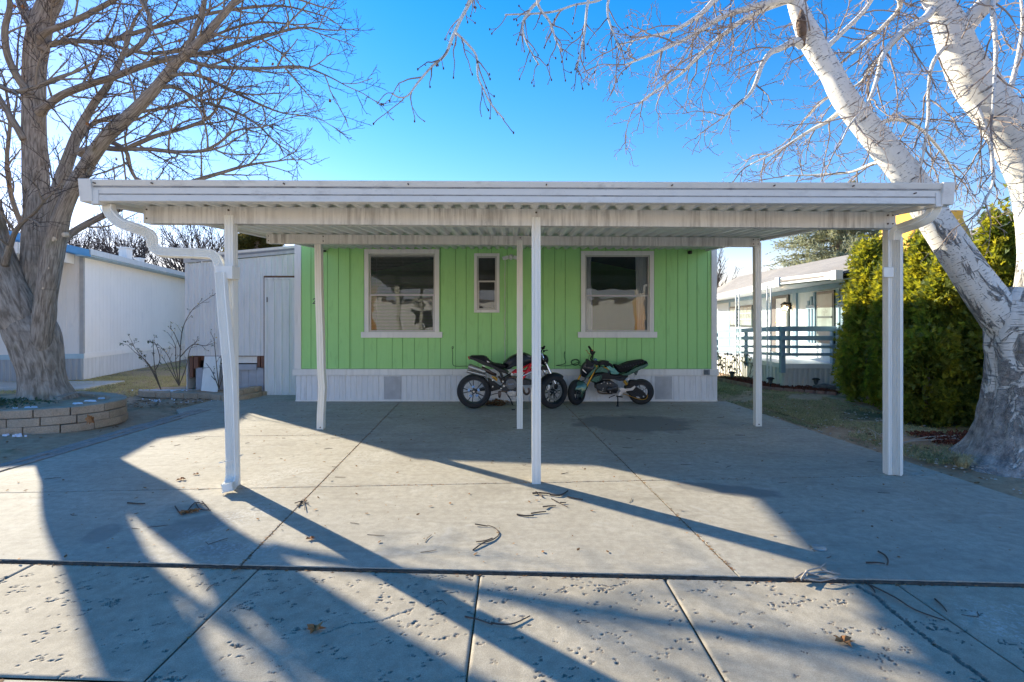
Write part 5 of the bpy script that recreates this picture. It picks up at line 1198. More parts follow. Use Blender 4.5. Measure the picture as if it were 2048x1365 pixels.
# rear subframe, trellis frame
m = MB()
for a, b in (((840, 450), (960, 530)), ((960, 530), (1020, 690)), ((1020, 690), (1190, 590)), ((880, 470), (1130, 575)), ((1040, 700), (1060, 760))):
    for s in (-.11, .11): m.bar(qa(*a, s), qa(*b, s), .035, .03)
m.build('subframe', mt['gblack'], mo, bevel=.006)
m = MB()
for s in (-.13, .13):
    T_ = lambda a, b, r=.013: m.tube([tuple(a), tuple(b)], r, 10)
    T_(qa(1195, 580, s), qb(30, 510, s)); T_(qb(0, 545, s), qb(150, 465, s)); T_(qb(150, 465, s), qb(420, 315, s*.6)); T_(qb(0, 545, s), qb(330, 515, s*.8)); T_(qb(330, 400, s*.9), qb(155, 670, s)); T_(qb(155, 660, s), qb(60, 480, s)); T_(qb(240, 515, s), qb(420, 490, s*.7)); T_(qb(155, 660, s), qb(215, 620, s)); T_(qb(420, 315, s*.6), qb(420, 490, s*.7)); T_(qb(240, 515, s), qb(330, 365, s))
m.build('trellis_frame', mt['redf'], mo, smooth=60)
m = MB()
for x, y in ((1203, 578),): m.cyl(qa(x, y, -.155), qa(x, y, -.13), .021, 14)
m.build('frame_bolt', mt['steel'], mo, smooth=40)
# engine
m = MB(); P = [qa(1080, 640), qa(1290, 640), qb(330, 700), qb(330, 790), qb(150, 800), qb(140, 880), qb(60, 1010), qa(1290, 1030), qa(1120, 1030), qa(1070, 960), qa(960, 900), qa(1000, 800), qa(1060, 720)]
inflate(m, [tuple(p) for p in P], .13, 3, .08)
for k in range(6): m.bar(qb(215+k*20, 700, -.12), qb(215+k*20, 790, -.12), .006, .03)
m.build('engine', mt['engine'], mo, bevel=.008)
m = MB(); c = qa(1185, 775, -.125); m.lathe([(.105*.93, .0), (.105*.93, -.018), (.088, -.026), (.06, -.026), (.055, -.032), (0, -.032)], c, (0, 1, 0), 32)
for k in range(6): a = k*1.047+.3; q = c+Vector((.094*math.cos(a), -.02, .094*math.sin(a))); m.cyl(q, q+Vector((0, -.012, 0)), .007, 8)
cc = m.build('clutch_cover', mt['engrey'], mo, smooth=30)
text('DUCATI', .026, (c.x-.05, c.y-.034, c.z-.008), mt['lblu'], 'cover_lettering', cc)
m = MB(); inflate(m, [tuple(qa(*p, -.10)) for p in ((1080, 960), (1160, 900), (1290, 920), (1290, 1025), (1140, 1030))], .04, 2); m.build('sump_cover', mt['steel'], mo, bevel=.008)
m = MB()
for x, y, r in ((1043, 812, .02), (985, 865, .014), (1020, 725, .014), (1130, 935, .014), (1220, 920, .014), (1215, 1000, .02), (820, 695, .016), (820, 825, .012)): m.cyl(qa(x, y, -.16), qa(x, y, -.1), r, 12)
m.build('frame_bolt', mt['steel'], mo, smooth=40)
m = MB(); m.cyl(qb(100, 640, -.12), qb(320, 540, -.12), .02, 12); m.build('side_strut', mt['chrome'], mo, smooth=40)
m = MB(); inflate(m, smooth_closed([tuple(qa(*p, -.13)) for p in ((925, 920), (985, 925), (985, 1000), (960, 1055), (930, 1030))]), .03, 3); m.bar(qa(950, 920, -.13), qa(1090, 925, -.13), .02, .02); m.build('foot_peg', mt['pipe'], mo, smooth=50)
m = MB(); m.tube([tuple(qa(770, 1005, -.1)), tuple(qa(860, 975, -.11)), tuple(qa(930, 960, -.12))], .007, 6); m.build('brake_linkage', mt['black'], mo)
m = MB(); m.tube([tuple(qa(1120, 1025, -.03)), tuple(qa(1170, 1080, -.09)), tuple(qa(1215, 1185, -.16))], .010, 8); v = qa(1220, 1192, -.16); m.box(v.x-.02, v.x+.04, v.y-.02, v.y+.02, 0, .012); m.build('kickstand', mt['black'], mo)
# front end
fd = Vector((.52, -.85, 0)); fs = Vector((-.85, -.52, 0))
m = MB(); hd_top = qb(500, 180); 
for s in (-.085, .085):
    o = fd*s; top = qb(470, 165)+o; mid = qb(600, 440)+o; low = qb(770, 800)+o
    m.tube([top, mid], .021, 14); m.tube([mid, qb(700, 660)+o], .026, 14); m.tube([qb(700, 660)+o, low], .019, 14)
m.build('fork', mt['chrome'], mo, smooth=40)
m = MB(); c = qb(600, 465); m.hexa([tuple(c+Vector((-.09, -.1, -.03))), tuple(c+Vector((.04, -.12, -.03))), tuple(c+Vector((.06, .09, -.03))), tuple(c+Vector((-.09, .1, -.03)))], [tuple(c+Vector((-.09, -.1, .03))), tuple(c+Vector((.04, -.12, .03))), tuple(c+Vector((.06, .09, .03))), tuple(c+Vector((-.09, .1, .03)))])
for s in (-.085, .085): c2 = qb(770, 830)+fd*s; m.ball(c2, .04, 10, (1, 1, 1.4))
m.tube([qb(690, 900, -.09), qb(790, 890, -.09)], .018, 8); m.build('fork_clamp', mt['black'], mo, bevel=.008)
m = MB(); cw = Vector((wc.x, BY-.03, .302)); rows_ = []
for i in range(13):
    a = R(55+i*8.0); rows_.append([tuple(cw+fs*(-math.cos(a))*rr+Vector((0, 0, math.sin(a)*rr))+fd*s) for s, rr in ((-.075, .29), (-.06, .325), (-.02, .34), (.02, .34), (.06, .325), (.075, .29))])
m.sheet(rows_); m.sheet([[(p[0], p[1], p[2]-.004) for p in r][::-1] for r in rows_]); m.build('front_fender', mt['gblack'], mo, smooth=60)
m = MB(); inflate(m, [tuple(qb(*p, -.12)) for p in ((640, 780), (700, 790), (705, 860), (670, 915), (620, 905), (650, 850))], .03, 2); m.build('brake_caliper', mt['steel'], mo, bevel=.006)
m = MB(); hb_ = [tuple(qb(560, 20, -.30)), tuple(qb(545, 60, -.25)), tuple(qb(500, 150, -.10)), tuple(qb(480, 160, .05)), tuple(qb(490, 110, .22)), tuple(qb(440, 60, .34))]
m.tube(cr(hb_, 4), .011, 8); m.build('handlebar', mt['black'], mo, smooth=60)
m = MB(); m.tube([tuple(qb(572, 15, -.34)), tuple(qb(560, 60, -.26))], .017, 10); m.tube([tuple(qb(440, 60, .32)), tuple(qb(425, 30, .42))], .017, 10); m.build('grip', mt['black'], mo, smooth=60)
m = MB(); m.tube(cr([tuple(qb(560, 115, -.27)), tuple(qb(595, 95, -.3)), tuple(qb(632, 88, -.36))], 3), .007, 6); m.ball(qb(565, 110, -.26), .02, 8); m.ball(qb(530, 50, -.26), .022, 8)
m.tube(cr([tuple(qb(530, 110, -.2)), tuple(qb(525, 190, -.2)), tuple(qb(570, 270, -.14)), tuple(qb(620, 340, -.1)), tuple(qb(620, 430, -.1))], 4), .006, 6); m.tube(cr([tuple(qb(560, 140, -.2)), tuple(qb(545, 230, -.2)), tuple(qb(610, 300, -.1)), tuple(qb(640, 380, -.05))], 4), .005, 6)
m.tube(cr([tuple(qb(610, 540, -.12)), tuple(qb(630, 640, -.12)), tuple(qb(640, 720, -.12)), tuple(qb(660, 790, -.12))], 4), .005, 6)
m.build('brake_lever', mt['black'], mo, smooth=60)
m = MB(); c = qb(520, 330, -.02); m.ball(c+Vector((.07, .02, .02)), .10, 16, (.7, 1, 1)); m.build('headlight', mt['gblack'], mo, smooth=180)
# ---- the small green motorcycle, facing left
GY = 9.55
def qc(x, y, dy=0): p = at(1120+x/10.5, 685+y/10.5, GY); p.y += dy; return p
def qd(x, y, dy=0): p = at(1210+x/11.373, 700+y/11.373, GY); p.y += dy; return p
gr = empty('motorcycle', (2.0, GY, 0), 'small dark green motorcycle with gold forks and ribbed seat facing left', 'motorcycle', 'motorcycles parked against the green house')
wheel(gr, (qd(820, 965).x, GY+.0, .238), .238, .125, (0, 1, 0), 5, .152, disc=.085, disc_side=-1, twin=False, name='rear_wheel')
wf_ = qc(345, 1075); wheel(gr, (wf_.x, GY-.05, .235), .235, .12, (.72, -.69, 0), 5, .152, disc=.09, twin=False, name='front_wheel')
m = MB(); P = [qd(430, 820), qd(560, 790), qd(680, 830), qd(780, 880), qd(900, 980), qd(920, 1050), qd(860, 1080), qd(720, 1060), qd(560, 1020), qd(470, 960)]
inflate(m, smooth_closed([tuple(p) for p in P], 2), .08, 3, .08, -.02); m.build('swingarm', mt['black'], gr, smooth=40)
m = MB(); inflate(m, [tuple(qd(*p, -.10)) for p in ((480, 950), (600, 920), (760, 1000), (880, 1060), (760, 1100), (560, 1040))], .015, 2); m.build('chain_guard', mt['gblack'], gr, bevel=.004)
m = MB(); m.tube(cr([tuple(qd(380, 985, -.09)), tuple(qd(560, 1040, -.09)), tuple(qd(740, 1105, -.09)), tuple(qd(860, 1112, -.09)), tuple(qd(920, 1080, -.09)), tuple(qd(945, 1000, -.09))], 4), .006, 6); m.build('chain', mt['gold'], gr, smooth=60)
m = MB(); inflate(m, [tuple(qd(*p, -.11)) for p in ((670, 1040), (740, 1050), (770, 1085), (690, 1080))], .01, 2); m.cyl(qd(840, 1045, -.12), qd(840, 1045, -.08), .014, 10); m.build('axle_adjuster', mt['steel'], gr, bevel=.003)
m = MB(); P = [qd(280, 835), qd(340, 838), qd(430, 865), qd(560, 850), qd(640, 795), qd(665, 820), qd(600, 900), qd(450, 925), qd(370, 975), qd(320, 1025), qd(250, 1025), qd(260, 990), qd(310, 930)]
inflate(m, [tuple(p+Vector((0, -.12, 0))) for p in P], .012, 2, .02); m.build('footrest_bracket', mt['steel'], gr, bevel=.004)
m = MB(); m.tube([tuple(qd(270, 1030, -.06)), tuple(qd(262, 1120, -.12)), tuple(qd(238, 1295, -.2))], .012, 8); v = qd(235, 1300, -.2); m.box(v.x-.025, v.x+.02, v.y-.03, v.y+.02, 0, .012)
m.bar(qd(50, 1048, -.2), qd(200, 1010, -.12), .012, .012); m.bar(qd(50, 1048, -.2), qd(55, 1062, -.2), .02, .02); m.bar(qd(210, 1020, -.2), qd(350, 1045, -.16), .025, .02); m.build('kickstand', mt['black'], gr, bevel=.003)
# engine
m = MB(); P = [qc(720, 860), qc(900, 800), qc(1050, 790), qd(280, 790), qd(300, 860), qd(250, 980), qd(120, 1000), qc(1000, 1040), qc(900, 1040), qc(800, 1000), qc(720, 950)]
inflate(m, [tuple(p) for p in P], .10, 3, .1); m.build('engine', mt['engine'], gr, bevel=.01)
m = MB(); c = qd(75, 895, -.1); m.lathe([(.062, 0), (.062, -.03), (.045, -.042), (0, -.042)], c, (0, 1, 0), 24); c = qd(200, 880, -.1); m.lathe([(.055, 0), (.055, -.025), (.04, -.03), (0, -.03)], c, (0, 1, 0), 24)
for k in range(7): m.lathe([(.05, -.003), (.05, .003)], qc(800+k*18, 880+k*4, -.02), (1, .1, -.1), 12)
m.build('crankcase', mt['gblack'], gr, smooth=40)
m = MB()
for x, y in ((848, 850), (884, 952), (870, 990), (905, 815), (965, 850)): m.cyl(qc(x, y, -.13), qc(x, y, -.09), .008, 8)
for x, y in ((85, 935), (90, 745), (25, 745)): m.cyl(qd(x, y, -.15), qd(x, y, -.09), .010, 8)
m.build('engine_bolt', mt['steel'], gr)
m = MB(); m.tube(cr([tuple(qc(790, 980, -.03)), tuple(qc(800, 1040, -.03)), tuple(qc(860, 1065, -.04)), tuple(qc(1000, 1070, -.04)), tuple(qd(160, 1000, .04))], 4), .016, 10); m.build('exhaust_pipe', mt['pipe'], gr, smooth=60)
# bodywork
m = MB(); P = [qd(190, 330), qd(300, 350), qd(400, 310), qd(520, 265), qd(640, 240), qd(760, 222), qd(845, 215), qd(885, 250), qd(880, 300), qd(780, 335), qd(660, 365), qd(560, 430), qd(440, 500), qd(330, 520), qd(260, 470), qd(210, 400)]
inflate(m, smooth_closed([tuple(p) for p in P]), .12, 5, .14); st_ = m.build('seat', mt['seat'], gr, smooth=60)
m = MB()
for k in range(10):
    t_ = k/9; x = 290+t_*545; y0 = 352-(x-290)*.245 if x < 640 else 262-(x-640)*.19; l = 70+20*math.sin(t_*3)
    m.tube(cr([tuple(qd(x, y0-6, -.0)), tuple(qd(x+4, y0-2, -.07)), tuple(qd(x+12, y0+14, -.108)), tuple(qd(x+24, y0+l*.75, -.121))], 3), .004, 5)
m.build('seat_rib', simple('seat_piping', (.09, .09, .095), .5), st_)
m = MB(); P = [qd(330, 545), qd(440, 525), qd(560, 450), qd(680, 385), qd(800, 345), qd(880, 315), qd(940, 300), qd(955, 330), qd(890, 385), qd(760, 440), qd(640, 500), qd(520, 560), qd(400, 575)]
inflate(m, smooth_closed([tuple(p) for p in P], 2), .125, 4, .05); m.build('tail_fairing', mt['mgreen'], gr, smooth=50)
m = MB(); inflate(m, [tuple(qd(*p)) for p in ((880, 240), (920, 245), (958, 300), (940, 350), (905, 350), (890, 290))], .08, 3, .1); m.build('tail_light', mt['black'], gr, bevel=.006)
m = MB(); inflate(m, [tuple(qd(*p)) for p in ((655, 520), (750, 470), (700, 580))], .05, 1, .02); m.build('number_plate_holder', simple('grey_green_plastic', (.08, .10, .09), .5), gr, bevel=.003)
m = MB(); P = [qc(800, 410), qc(860, 380), qc(940, 378), qc(1020, 395), qd(60, 270), qd(150, 320), qd(175, 370), qd(140, 400), qd(30, 350), qc(960, 490), qc(880, 470), qc(790, 480)]
inflate(m, smooth_closed([tuple(p) for p in P], 2), .10, 4, .14); m.build('tank_cover', mt['black'], gr, smooth=50)
m = MB(); P = [qc(970, 480), qc(1010, 470), qd(150, 400), qd(190, 390), qd(320, 545), qd(250, 565), qd(110, 550), qc(1020, 590), qc(900, 520)]
inflate(m, [tuple(p) for p in P], .12, 4, .12); m.build('side_fairing', simple('metallic_teal_paint', (.10, .27, .24), .22, .6, .1, 3, coat=.8), gr, bevel=.006)
m = MB(); P = [qc(690, 640), qc(740, 560), qc(830, 480), qc(900, 500), qc(960, 540), qc(1000, 600), qd(40, 520), qc(850, 620)]
inflate(m, [tuple(p) for p in P], .115, 3, .1); m.build('side_fairing', mt['mgreen'], gr, bevel=.006)
m = MB(); m.tube(cr([tuple(qc(895, 515, -.115)), tuple(qc(940, 525, -.122)), tuple(qc(990, 560, -.122)), tuple(qc(1010, 580, -.118))], 3), [.012, .012, .012, .011, .01, .009, .007, .006, .004, .003][:10], 8); m.build('badge', mt['gold'], gr, smooth=60)
m = MB(); P = [qc(600, 780), qc(650, 700), qc(740, 650), qc(870, 640), qd(0, 500), qd(120, 560), qd(300, 570), qd(520, 560), qd(450, 660), qd(330, 700), qd(200, 660), qd(60, 660), qc(880, 770), qc(720, 850)]
inflate(m, smooth_closed([tuple(p) for p in P], 2), .105, 4, .06); m.build('frame_cover', mt['black'], gr, smooth=50)
m = MB(); P = [qc(640, 765, -.06), qc(700, 700, -.06), qc(850, 670, -.06), qc(860, 700, -.06), qc(835, 785, -.06), qc(740, 835, -.06), qc(620, 790, -.06)]; inflate(m, [tuple(p) for p in P], .075, 3, .06); q = m.build('radiator_shroud', mt['mgreen'], gr, bevel=.006)
m = MB(); inflate(m, [tuple(qc(*p, -.138)) for p in ((815, 700), (832, 705), (815, 780), (798, 775))], .004, 1); m.build('shroud_slot', mt['dark'], q)
m = MB(); inflate(m, [tuple(qd(*p, -.11)) for p in ((210, 655), (330, 610), (460, 620), (400, 690), (290, 690))], .012, 2); m.build('frame_plate', mt['gblack'], gr, bevel=.004)
m = MB(); P = [qd(540, 720), qd(600, 680), qd(760, 690), qd(880, 685), qd(930, 710), qd(850, 735), qd(740, 760), qd(640, 800), qd(520, 810)]; inflate(m, smooth_closed([tuple(p) for p in P], 2), .07, 3, .08); m.build('rear_fender', mt['black'], gr, smooth=50)
m = MB(); 
for k in range(5): m.lathe([(.028, -.006), (.03, 0), (.028, .006)], qd(420, 700, -.06).lerp(qd(475, 775, -.06), k/4), (qd(475, 775)-qd(420, 700)).normalized(), 14)
m.build('shock_spring', mt['gold'], gr, smooth=50)
m = MB(); inflate(m, [tuple(qd(*p, -.07)) for p in ((450, 670), (540, 610), (560, 640), (520, 700))], .01, 2); m.build('shock_bracket', mt['steel'], gr, bevel=.003)
# front end
gd = Vector((.72, -.69, 0)); gs = Vector((-.69, -.72, 0))
m = MB(); fo_ = qc(570, 870)
for (a, b) in ((qc(760, 480, -.08), qc(540, 925, -.10)), (qc(470, 640, .04), qc(385, 790, .02))): m.tube([a, b], .019, 12)
m.tube([qc(385, 790, .02), qc(300, 960, .0)], .019, 10)
m.build('fork', mt['gold'], gr, smooth=40)
m = MB(); m.tube([qc(545, 920, -.10), qc(430, 1150, -.12)], .022, 12); m.build('fork_lower', mt['black'], gr, smooth=40)
cw = Vector((wf_.x, GY-.05, .235)); m = MB(); P = [qc(215, 940), qc(260, 880), qc(340, 815), qc(430, 795), qc(500, 825), qc(560, 900), qc(535, 960), qc(490, 1040), qc(450, 1150), qc(410, 1140), qc(430, 1050), qc(400, 985), qc(330, 985), qc(250, 985)]
inflate(m, smooth_closed([tuple(p+Vector((0, -.07, 0))) for p in P], 2), .075, 4, .10); m.build('front_fender', mt['mgreen'], gr, smooth=50)
m = MB(); m.tube(cr([tuple(qc(235, 985, -.15)), tuple(qc(330, 960, -.155)), tuple(qc(420, 915, -.155)), tuple(qc(500, 895, -.15))], 3), .004, 5); m.build('fender_crease', simple('green_edge', (.2, .35, .3), .25, .5), gr)
m = MB(); P = [qc(440, 500), qc(520, 400), qc(640, 380), qc(710, 450), qc(690, 560), qc(600, 690), qc(500, 735), qc(415, 660)]
inflate(m, smooth_closed([tuple(p+Vector((0, -.05, 0))) for p in P], 2), .09, 4, .10); hl = m.build('headlight', mt['gblack'], gr, smooth=50)
m = MB(); P = [qc(520, 505), qc(530, 350), qc(560, 335), qc(620, 380), qc(700, 450), qc(650, 495)]; inflate(m, [tuple(p+Vector((0, -.08, 0))) for p in P], .07, 3, .08); m.build('visor', mt['black'], gr, bevel=.008)
m = MB(); P = [qc(495, 740), qc(620, 600), qc(730, 495), qc(745, 515), qc(660, 650), qc(600, 700)]; inflate(m, [tuple(p+Vector((0, -.12, 0))) for p in P], .03, 2, .05); m.build('headlight_cowl', mt['mgreen'], gr, bevel=.004)
m = MB(); inflate(m, [tuple(qc(*p, -.15)) for p in ((445, 540), (470, 560), (535, 630), (530, 645), (480, 600), (450, 575))], .006, 1); m.build('headlight_lens', mt['steel'], hl)
m = MB(); m.tube(cr([tuple(qc(600, 130, -.28)), tuple(qc(640, 200, -.22)), tuple(qc(650, 260, -.14)), tuple(qc(635, 340, -.06)), tuple(qc(680, 380, .05)), tuple(qc(720, 300, .18)), tuple(qc(760, 260, .30))], 4), .011, 8); m.build('handlebar', mt['black'], gr, smooth=60)
m = MB(); m.tube([tuple(qc(545, 70, -.36)), tuple(qc(605, 145, -.28))], .019, 10); m.tube([tuple(qc(755, 262, .28)), tuple(qc(790, 230, .36))], .018, 10); m.build('grip', mt['black'], gr, smooth=60)
m = MB(); inflate(m, [tuple(qc(*p, -.26)) for p in ((580, 160), (650, 150), (660, 200), (640, 250), (600, 230))], .03, 2); m.build('switch_box', mt['black'], gr, bevel=.006)
m = MB(); m.ball(qc(630, 150, -.3), .010, 6, (2, 1, 1)); m.build('switch_button', simple('orange_red', (.6, .12, .04), .4), gr)
m = MB(); m.tube(cr([tuple(qc(485, 142, -.37)), tuple(qc(520, 165, -.34)), tuple(qc(540, 205, -.31)), tuple(qc(575, 220, -.28))], 3), [.007]*9+[.012], 6); m.build('brake_lever', simple('orange_gold', (.55, .24, .05), .35, .5), gr, smooth=60)
m = MB(); m.tube([tuple(qc(572, 240, -.27)), tuple(qc(575, 335, -.16))], .005, 5); m.tube([tuple(qc(595, 245, -.25)), tuple(qc(612, 350, -.12))], .005, 5); m.tube(cr([tuple(qc(530, 740, -.08)), tuple(qc(500, 790, -.08)), tuple(qc(460, 800, -.06))], 3), .006, 5); m.build('brake_hose', mt['black'], gr)
m = MB(); m.ball(qc(740, 365, .0), .035, 14, (1, .6, .8)); m.build('gauge', simple('gauge_glass', (.12, .25, .33), .1, .3), gr, smooth=180)
m = MB(); inflate(m, [tuple(qc(*p)) for p in ((660, 370), (790, 390), (820, 460), (760, 480), (690, 440))], .07, 3, .1); m.build('top_clamp', mt['black'], gr, bevel=.006)
# ---------------------------------------------------------------- planters, plants, litter
rc = random.Random(99)
def block_mat():
    t = NT('planter_block'); co = t.co(); a = t.noise(co, 3, 5, .6); b = t.noise(co, 60, 4, .75)
    c = t.mix(t.ramp(a, [(.3, 0.0), (.7, 1.0)]), (.42, .31, .22), (.58, .46, .34)); c = t.mix(t.ramp(b, [(.35, .5), (.55, 0.0)]), c, (.2, .165, .13))
    t.bump(t.math('ADD', b, t.noise(co, 18, 4)), .012); return t.base(c, .95, 0, .2)
mt['block'] = block_mat()
def block_course(par, path, z, h, L, dep, off, closed=False):
    pts = [Vector((p[0], p[1], 0)) for p in path]; d = [0]
    for a, b in zip(pts[:-1], pts[1:]): d.append(d[-1]+(b-a).length)
    def P(s):
        s = max(0, min(d[-1]-1e-5, s)); i = max(k for k in range(len(d)-1) if d[k] <= s); return pts[i].lerp(pts[i+1], (s-d[i])/(d[i+1]-d[i]))
    s = off
    while s < d[-1]-.1:
        l = L*rc.uniform(.93, 1.05); a, b = P(s+.006), P(min(d[-1], s+l-.006)); dr = (b-a).normalized(); nn = Vector((-dr.y, dr.x, 0)); mid = (a+b)/2-nn*.018
        j = rc.uniform(-.004, .004); zz = z+j; m = MB(); f = rc.uniform(.0, .008)
        A = [a-nn*f, mid-nn*f, b-nn*f, b+nn*dep-dr*.03, a+nn*dep+dr*.03]
        n = 5; V = [(p.x, p.y, zz) for p in A]+[(p.x, p.y, zz+h-.006) for p in A]
        m.add(V, [tuple(range(n))[::-1], tuple(range(n, 2*n))]+[(i, (i+1) % n, n+(i+1) % n, n+i) for i in range(n)]); m.build('block', mt['block'], par, bevel=.007)
        s += l
pth = cr([(-9.9, 6.95), (-8.2, 6.92), (-7.05, 7.02), (-6.53, 7.18), (-6.22, 7.42), (-6.08, 7.72), (-6.10, 8.05), (-6.30, 8.38), (-6.75, 8.72), (-7.4, 8.98), (-8.3, 9.1)], 4)
rw_ = empty('retaining_wall', (-7, 7.5, 0), 'curved three-course wall of tan concrete blocks around the big maple', 'garden wall')
for k in range(3):
    q = [(p[0]-.012*k, p[1]+.012*k) for p in pth]
    block_course(rw_, q, -.03+k*.118, .118, .40, .2, [0, -.0, .0][k]+[.0, .22, .07][k])
ms = MB(); cx, cy = -7.9, 8.05; ring = [(p[0]-.05, p[1]+.05) for p in pth]+[(-10.5, 9.0), (-10.5, 7.2)]
rows_ = []
for f in (1.0, .85, .65, .4, .15, 0.02):
    rows_.append([(cx+(p[0]-cx)*f, cy+(p[1]-cy)*f, .255+.05*(1-f)+.03*noise.noise((p[0]*f*2, p[1]*f*2, 1))) for p in ring]+[(cx+(ring[0][0]-cx)*f, cy+(ring[0][1]-cy)*f, .26+.05*(1-f))])
ms.sheet(rows_); struct(ms.build('planter_soil', mt['soil'], smooth=180))
pb = empty('planter_edging', (-6, 10.4, 0), 'low edging of tan blocks around the rose bed in front of the shed', 'garden wall')
block_course(pb, [(-7.85, 10.75), (-7.55, 10.5), (-7.0, 10.42), (-6.0, 10.2), (-5.55, 9.95)], -.01, .12, .33, .2, 0)
block_course(pb, [(-5.60, 9.9), (-5.30, 10.15), (-5.15, 10.75)], -.02, .11, .30, .18, 0)
block_course(pb, [(-5.66, 9.95), (-5.38, 10.2), (-5.25, 10.75)], .09, .11, .30, .18, .1)
ms = MB(); 
def bedz(x, y): return .09+.03*noise.noise((x*2, y*2, 4))
P = [(-7.75, 10.8), (-7.4, 10.6), (-6.9, 10.5), (-6.2, 10.38), (-5.7, 10.1), (-5.45, 10.25), (-5.35, 10.85)]
ms.sheet([[(x, y, bedz(x, y)) for x, y in P], [(x, max(y, 10.7)+.1, bedz(x, y)+.02) for x, y in P], [(x, 11.3, .1) for x, y in P]]); struct(ms.build('bed_soil', mt['soil'], smooth=180))
# pink scalloped edging and mulch along the porch
mt['pink'] = simple('pink_edging', (.30, .19, .17), .9, 0, .2, 20, .006)
pe_ = empty('porch_edging', (5.8, 12, 0), 'row of pinkish scalloped edging stones along the porch mulch bed', 'garden edging')
ep = cr([(5.3, 13.4), (5.45, 12.4), (5.62, 11.5), (5.95, 11.05), (6.3, 10.8), (6.75, 10.35)], 6); s = 0
pts = [Vector((a, b, 0)) for a, b in ep]; acc = 0; last = pts[0]
for p in pts[1:]:
    while (p-last).length > .2:
        d_ = (p-last).normalized(); c = last+d_*.1; nn = Vector((-d_.y, d_.x, 0)); m = MB()
        A = [c-d_*.095, c-d_*.06-nn*.03, c+d_*.06-nn*.03, c+d_*.095, c+d_*.095+nn*.05, c-d_*.095+nn*.05]; zt_ = .09
        m.add([(q.x, q.y, .0) for q in A]+[(q.x, q.y, zt_+.02*(1 if i in (1, 2) else 0)) for i, q in enumerate(A)], [tuple(range(6))[::-1], tuple(range(6, 12))]+[(i, (i+1) % 6, 6+(i+1) % 6, 6+i) for i in range(6)])
        m.build('edging_stone', mt['pink'], pe_, bevel=.012); last = last+d_*.2
mt['mulch'] = simple('red_mulch', (.16, .045, .025), .95, 0, .5, 30)
m = MB()
for k in range(5200):
    if k < 4200: Y = rc.uniform(10.7, 13.6); e_ = 5.3+(13.4-Y)*.14 if Y > 11.5 else 5.6+(11.5-Y)*1.0; x = rc.uniform(e_+.08, 6.9 if Y < 11.75 else 6.2)
    else: Y = rc.uniform(6.3, 6.9); x = rc.uniform(5.3, 6.2)
    a = rv(rc).normalized()*rc.uniform(.012, .04); b = a.cross(rv(rc)).normalized()*.008; p = Vector((x, Y, .045+rc.random()*.03)); m.add([p-a-b, p+a-b, p+a+b, p-a+b], [(0, 1, 2, 3)])
tag(m.build('mulch', mt['mulch']), 'red bark mulch chips on the beds by the porch and the hedge', 'mulch', kind='stuff')
m = MB(); c = gnd(1648, 777, .05); V0 = len(m.v); m.ball(c, .2, 12, (1.3, .7, .55)); m.v = [(x+.03*noise.noise((x*9, y*9, z*9)), y+.03*noise.noise((x*7, y*9, z*9+4)), z+.03*noise.noise((x*9+3, y*9, z*9))) for x, y, z in m.v]
tag(m.build('rock', simple('grey_rock', (.16, .15, .15), .9, 0, .4, 12, .01), smooth=40), 'rough grey rock in the mulch beside the deck skirting', 'rock')
# grass blades
def grass(name, lab, regions, n, h, mat, seed, patch=1.4, th=0.0, zf=None):
    r = random.Random(seed); m = MB()
    for k in range(n):
        (x0, x1, y0, y1) = regions[r.randrange(len(regions))]; x = r.uniform(x0, x1); y = r.uniform(y0, y1)
        if noise.noise((x*patch, y*patch, seed)) < th-.25*r.random(): continue
        if -5.95 < x < 4.75-.07*(y-4) and y < 10.9: continue
        if -10.4 < x < -6.0 and 6.9 < y < 9.15: continue
        z = (zf(x, y) if zf else gh(x, y))-.01; hh = h*r.uniform(.4, 1.2); a = r.uniform(0, 6.28); w_ = .0045; bx, by = math.cos(a)*w_, math.sin(a)*w_; lx, ly = r.gauss(0, hh*.6), r.gauss(0, hh*.6)
        m.add([(x-bx, y-by, z), (x+bx, y+by, z), (x+bx*.7+lx*.4, y+by*.7+ly*.4, z+hh*.6), (x-bx*.7+lx*.4, y-by*.7+ly*.4, z+hh*.6), (x+lx, y+ly, z+hh*.8)], [(0, 1, 2, 3), (3, 2, 4)])
    return tag(m.build(name, mat), lab, 'grass', kind='stuff')
def gmat(name, a, b):
    t = NT(name); f = t.noise(t.co(), 1.8, 5, .6); f2 = t.noise(t.co(), 45, 2); t.base(t.mix(t.ramp(f2, [(.35, 0.0), (.65, 1.0)]), t.mix(t.ramp(f, [(.35, 0.0), (.65, 1.0)]), a, b), tuple(x*1.35 for x in b)), .8, 0, .2); return t.m
mt['dry'] = gmat('dry_lawn', (.22, .22, .07), (.46, .38, .18)); mt['dgrass'] = gmat('winter_lawn', (.11, .16, .055), (.36, .33, .18))
grass('lawn', 'yellowed winter lawn between the neighbour skirting and the rose bed', [(-12.5, -7.9, 9.5, 14.5), (-14, -7, 10.5, 19)], 42000, .07, mt['dry'], 3, 1.0, -.25)
grass('lawn', 'patchy green and straw lawn right of the driveway', [(4.2, 6.2, 5.6, 9.5), (4.1, 6.2, 9.5, 14)], 48000, .06, mt['dgrass'], 4, 1.3, -.02)
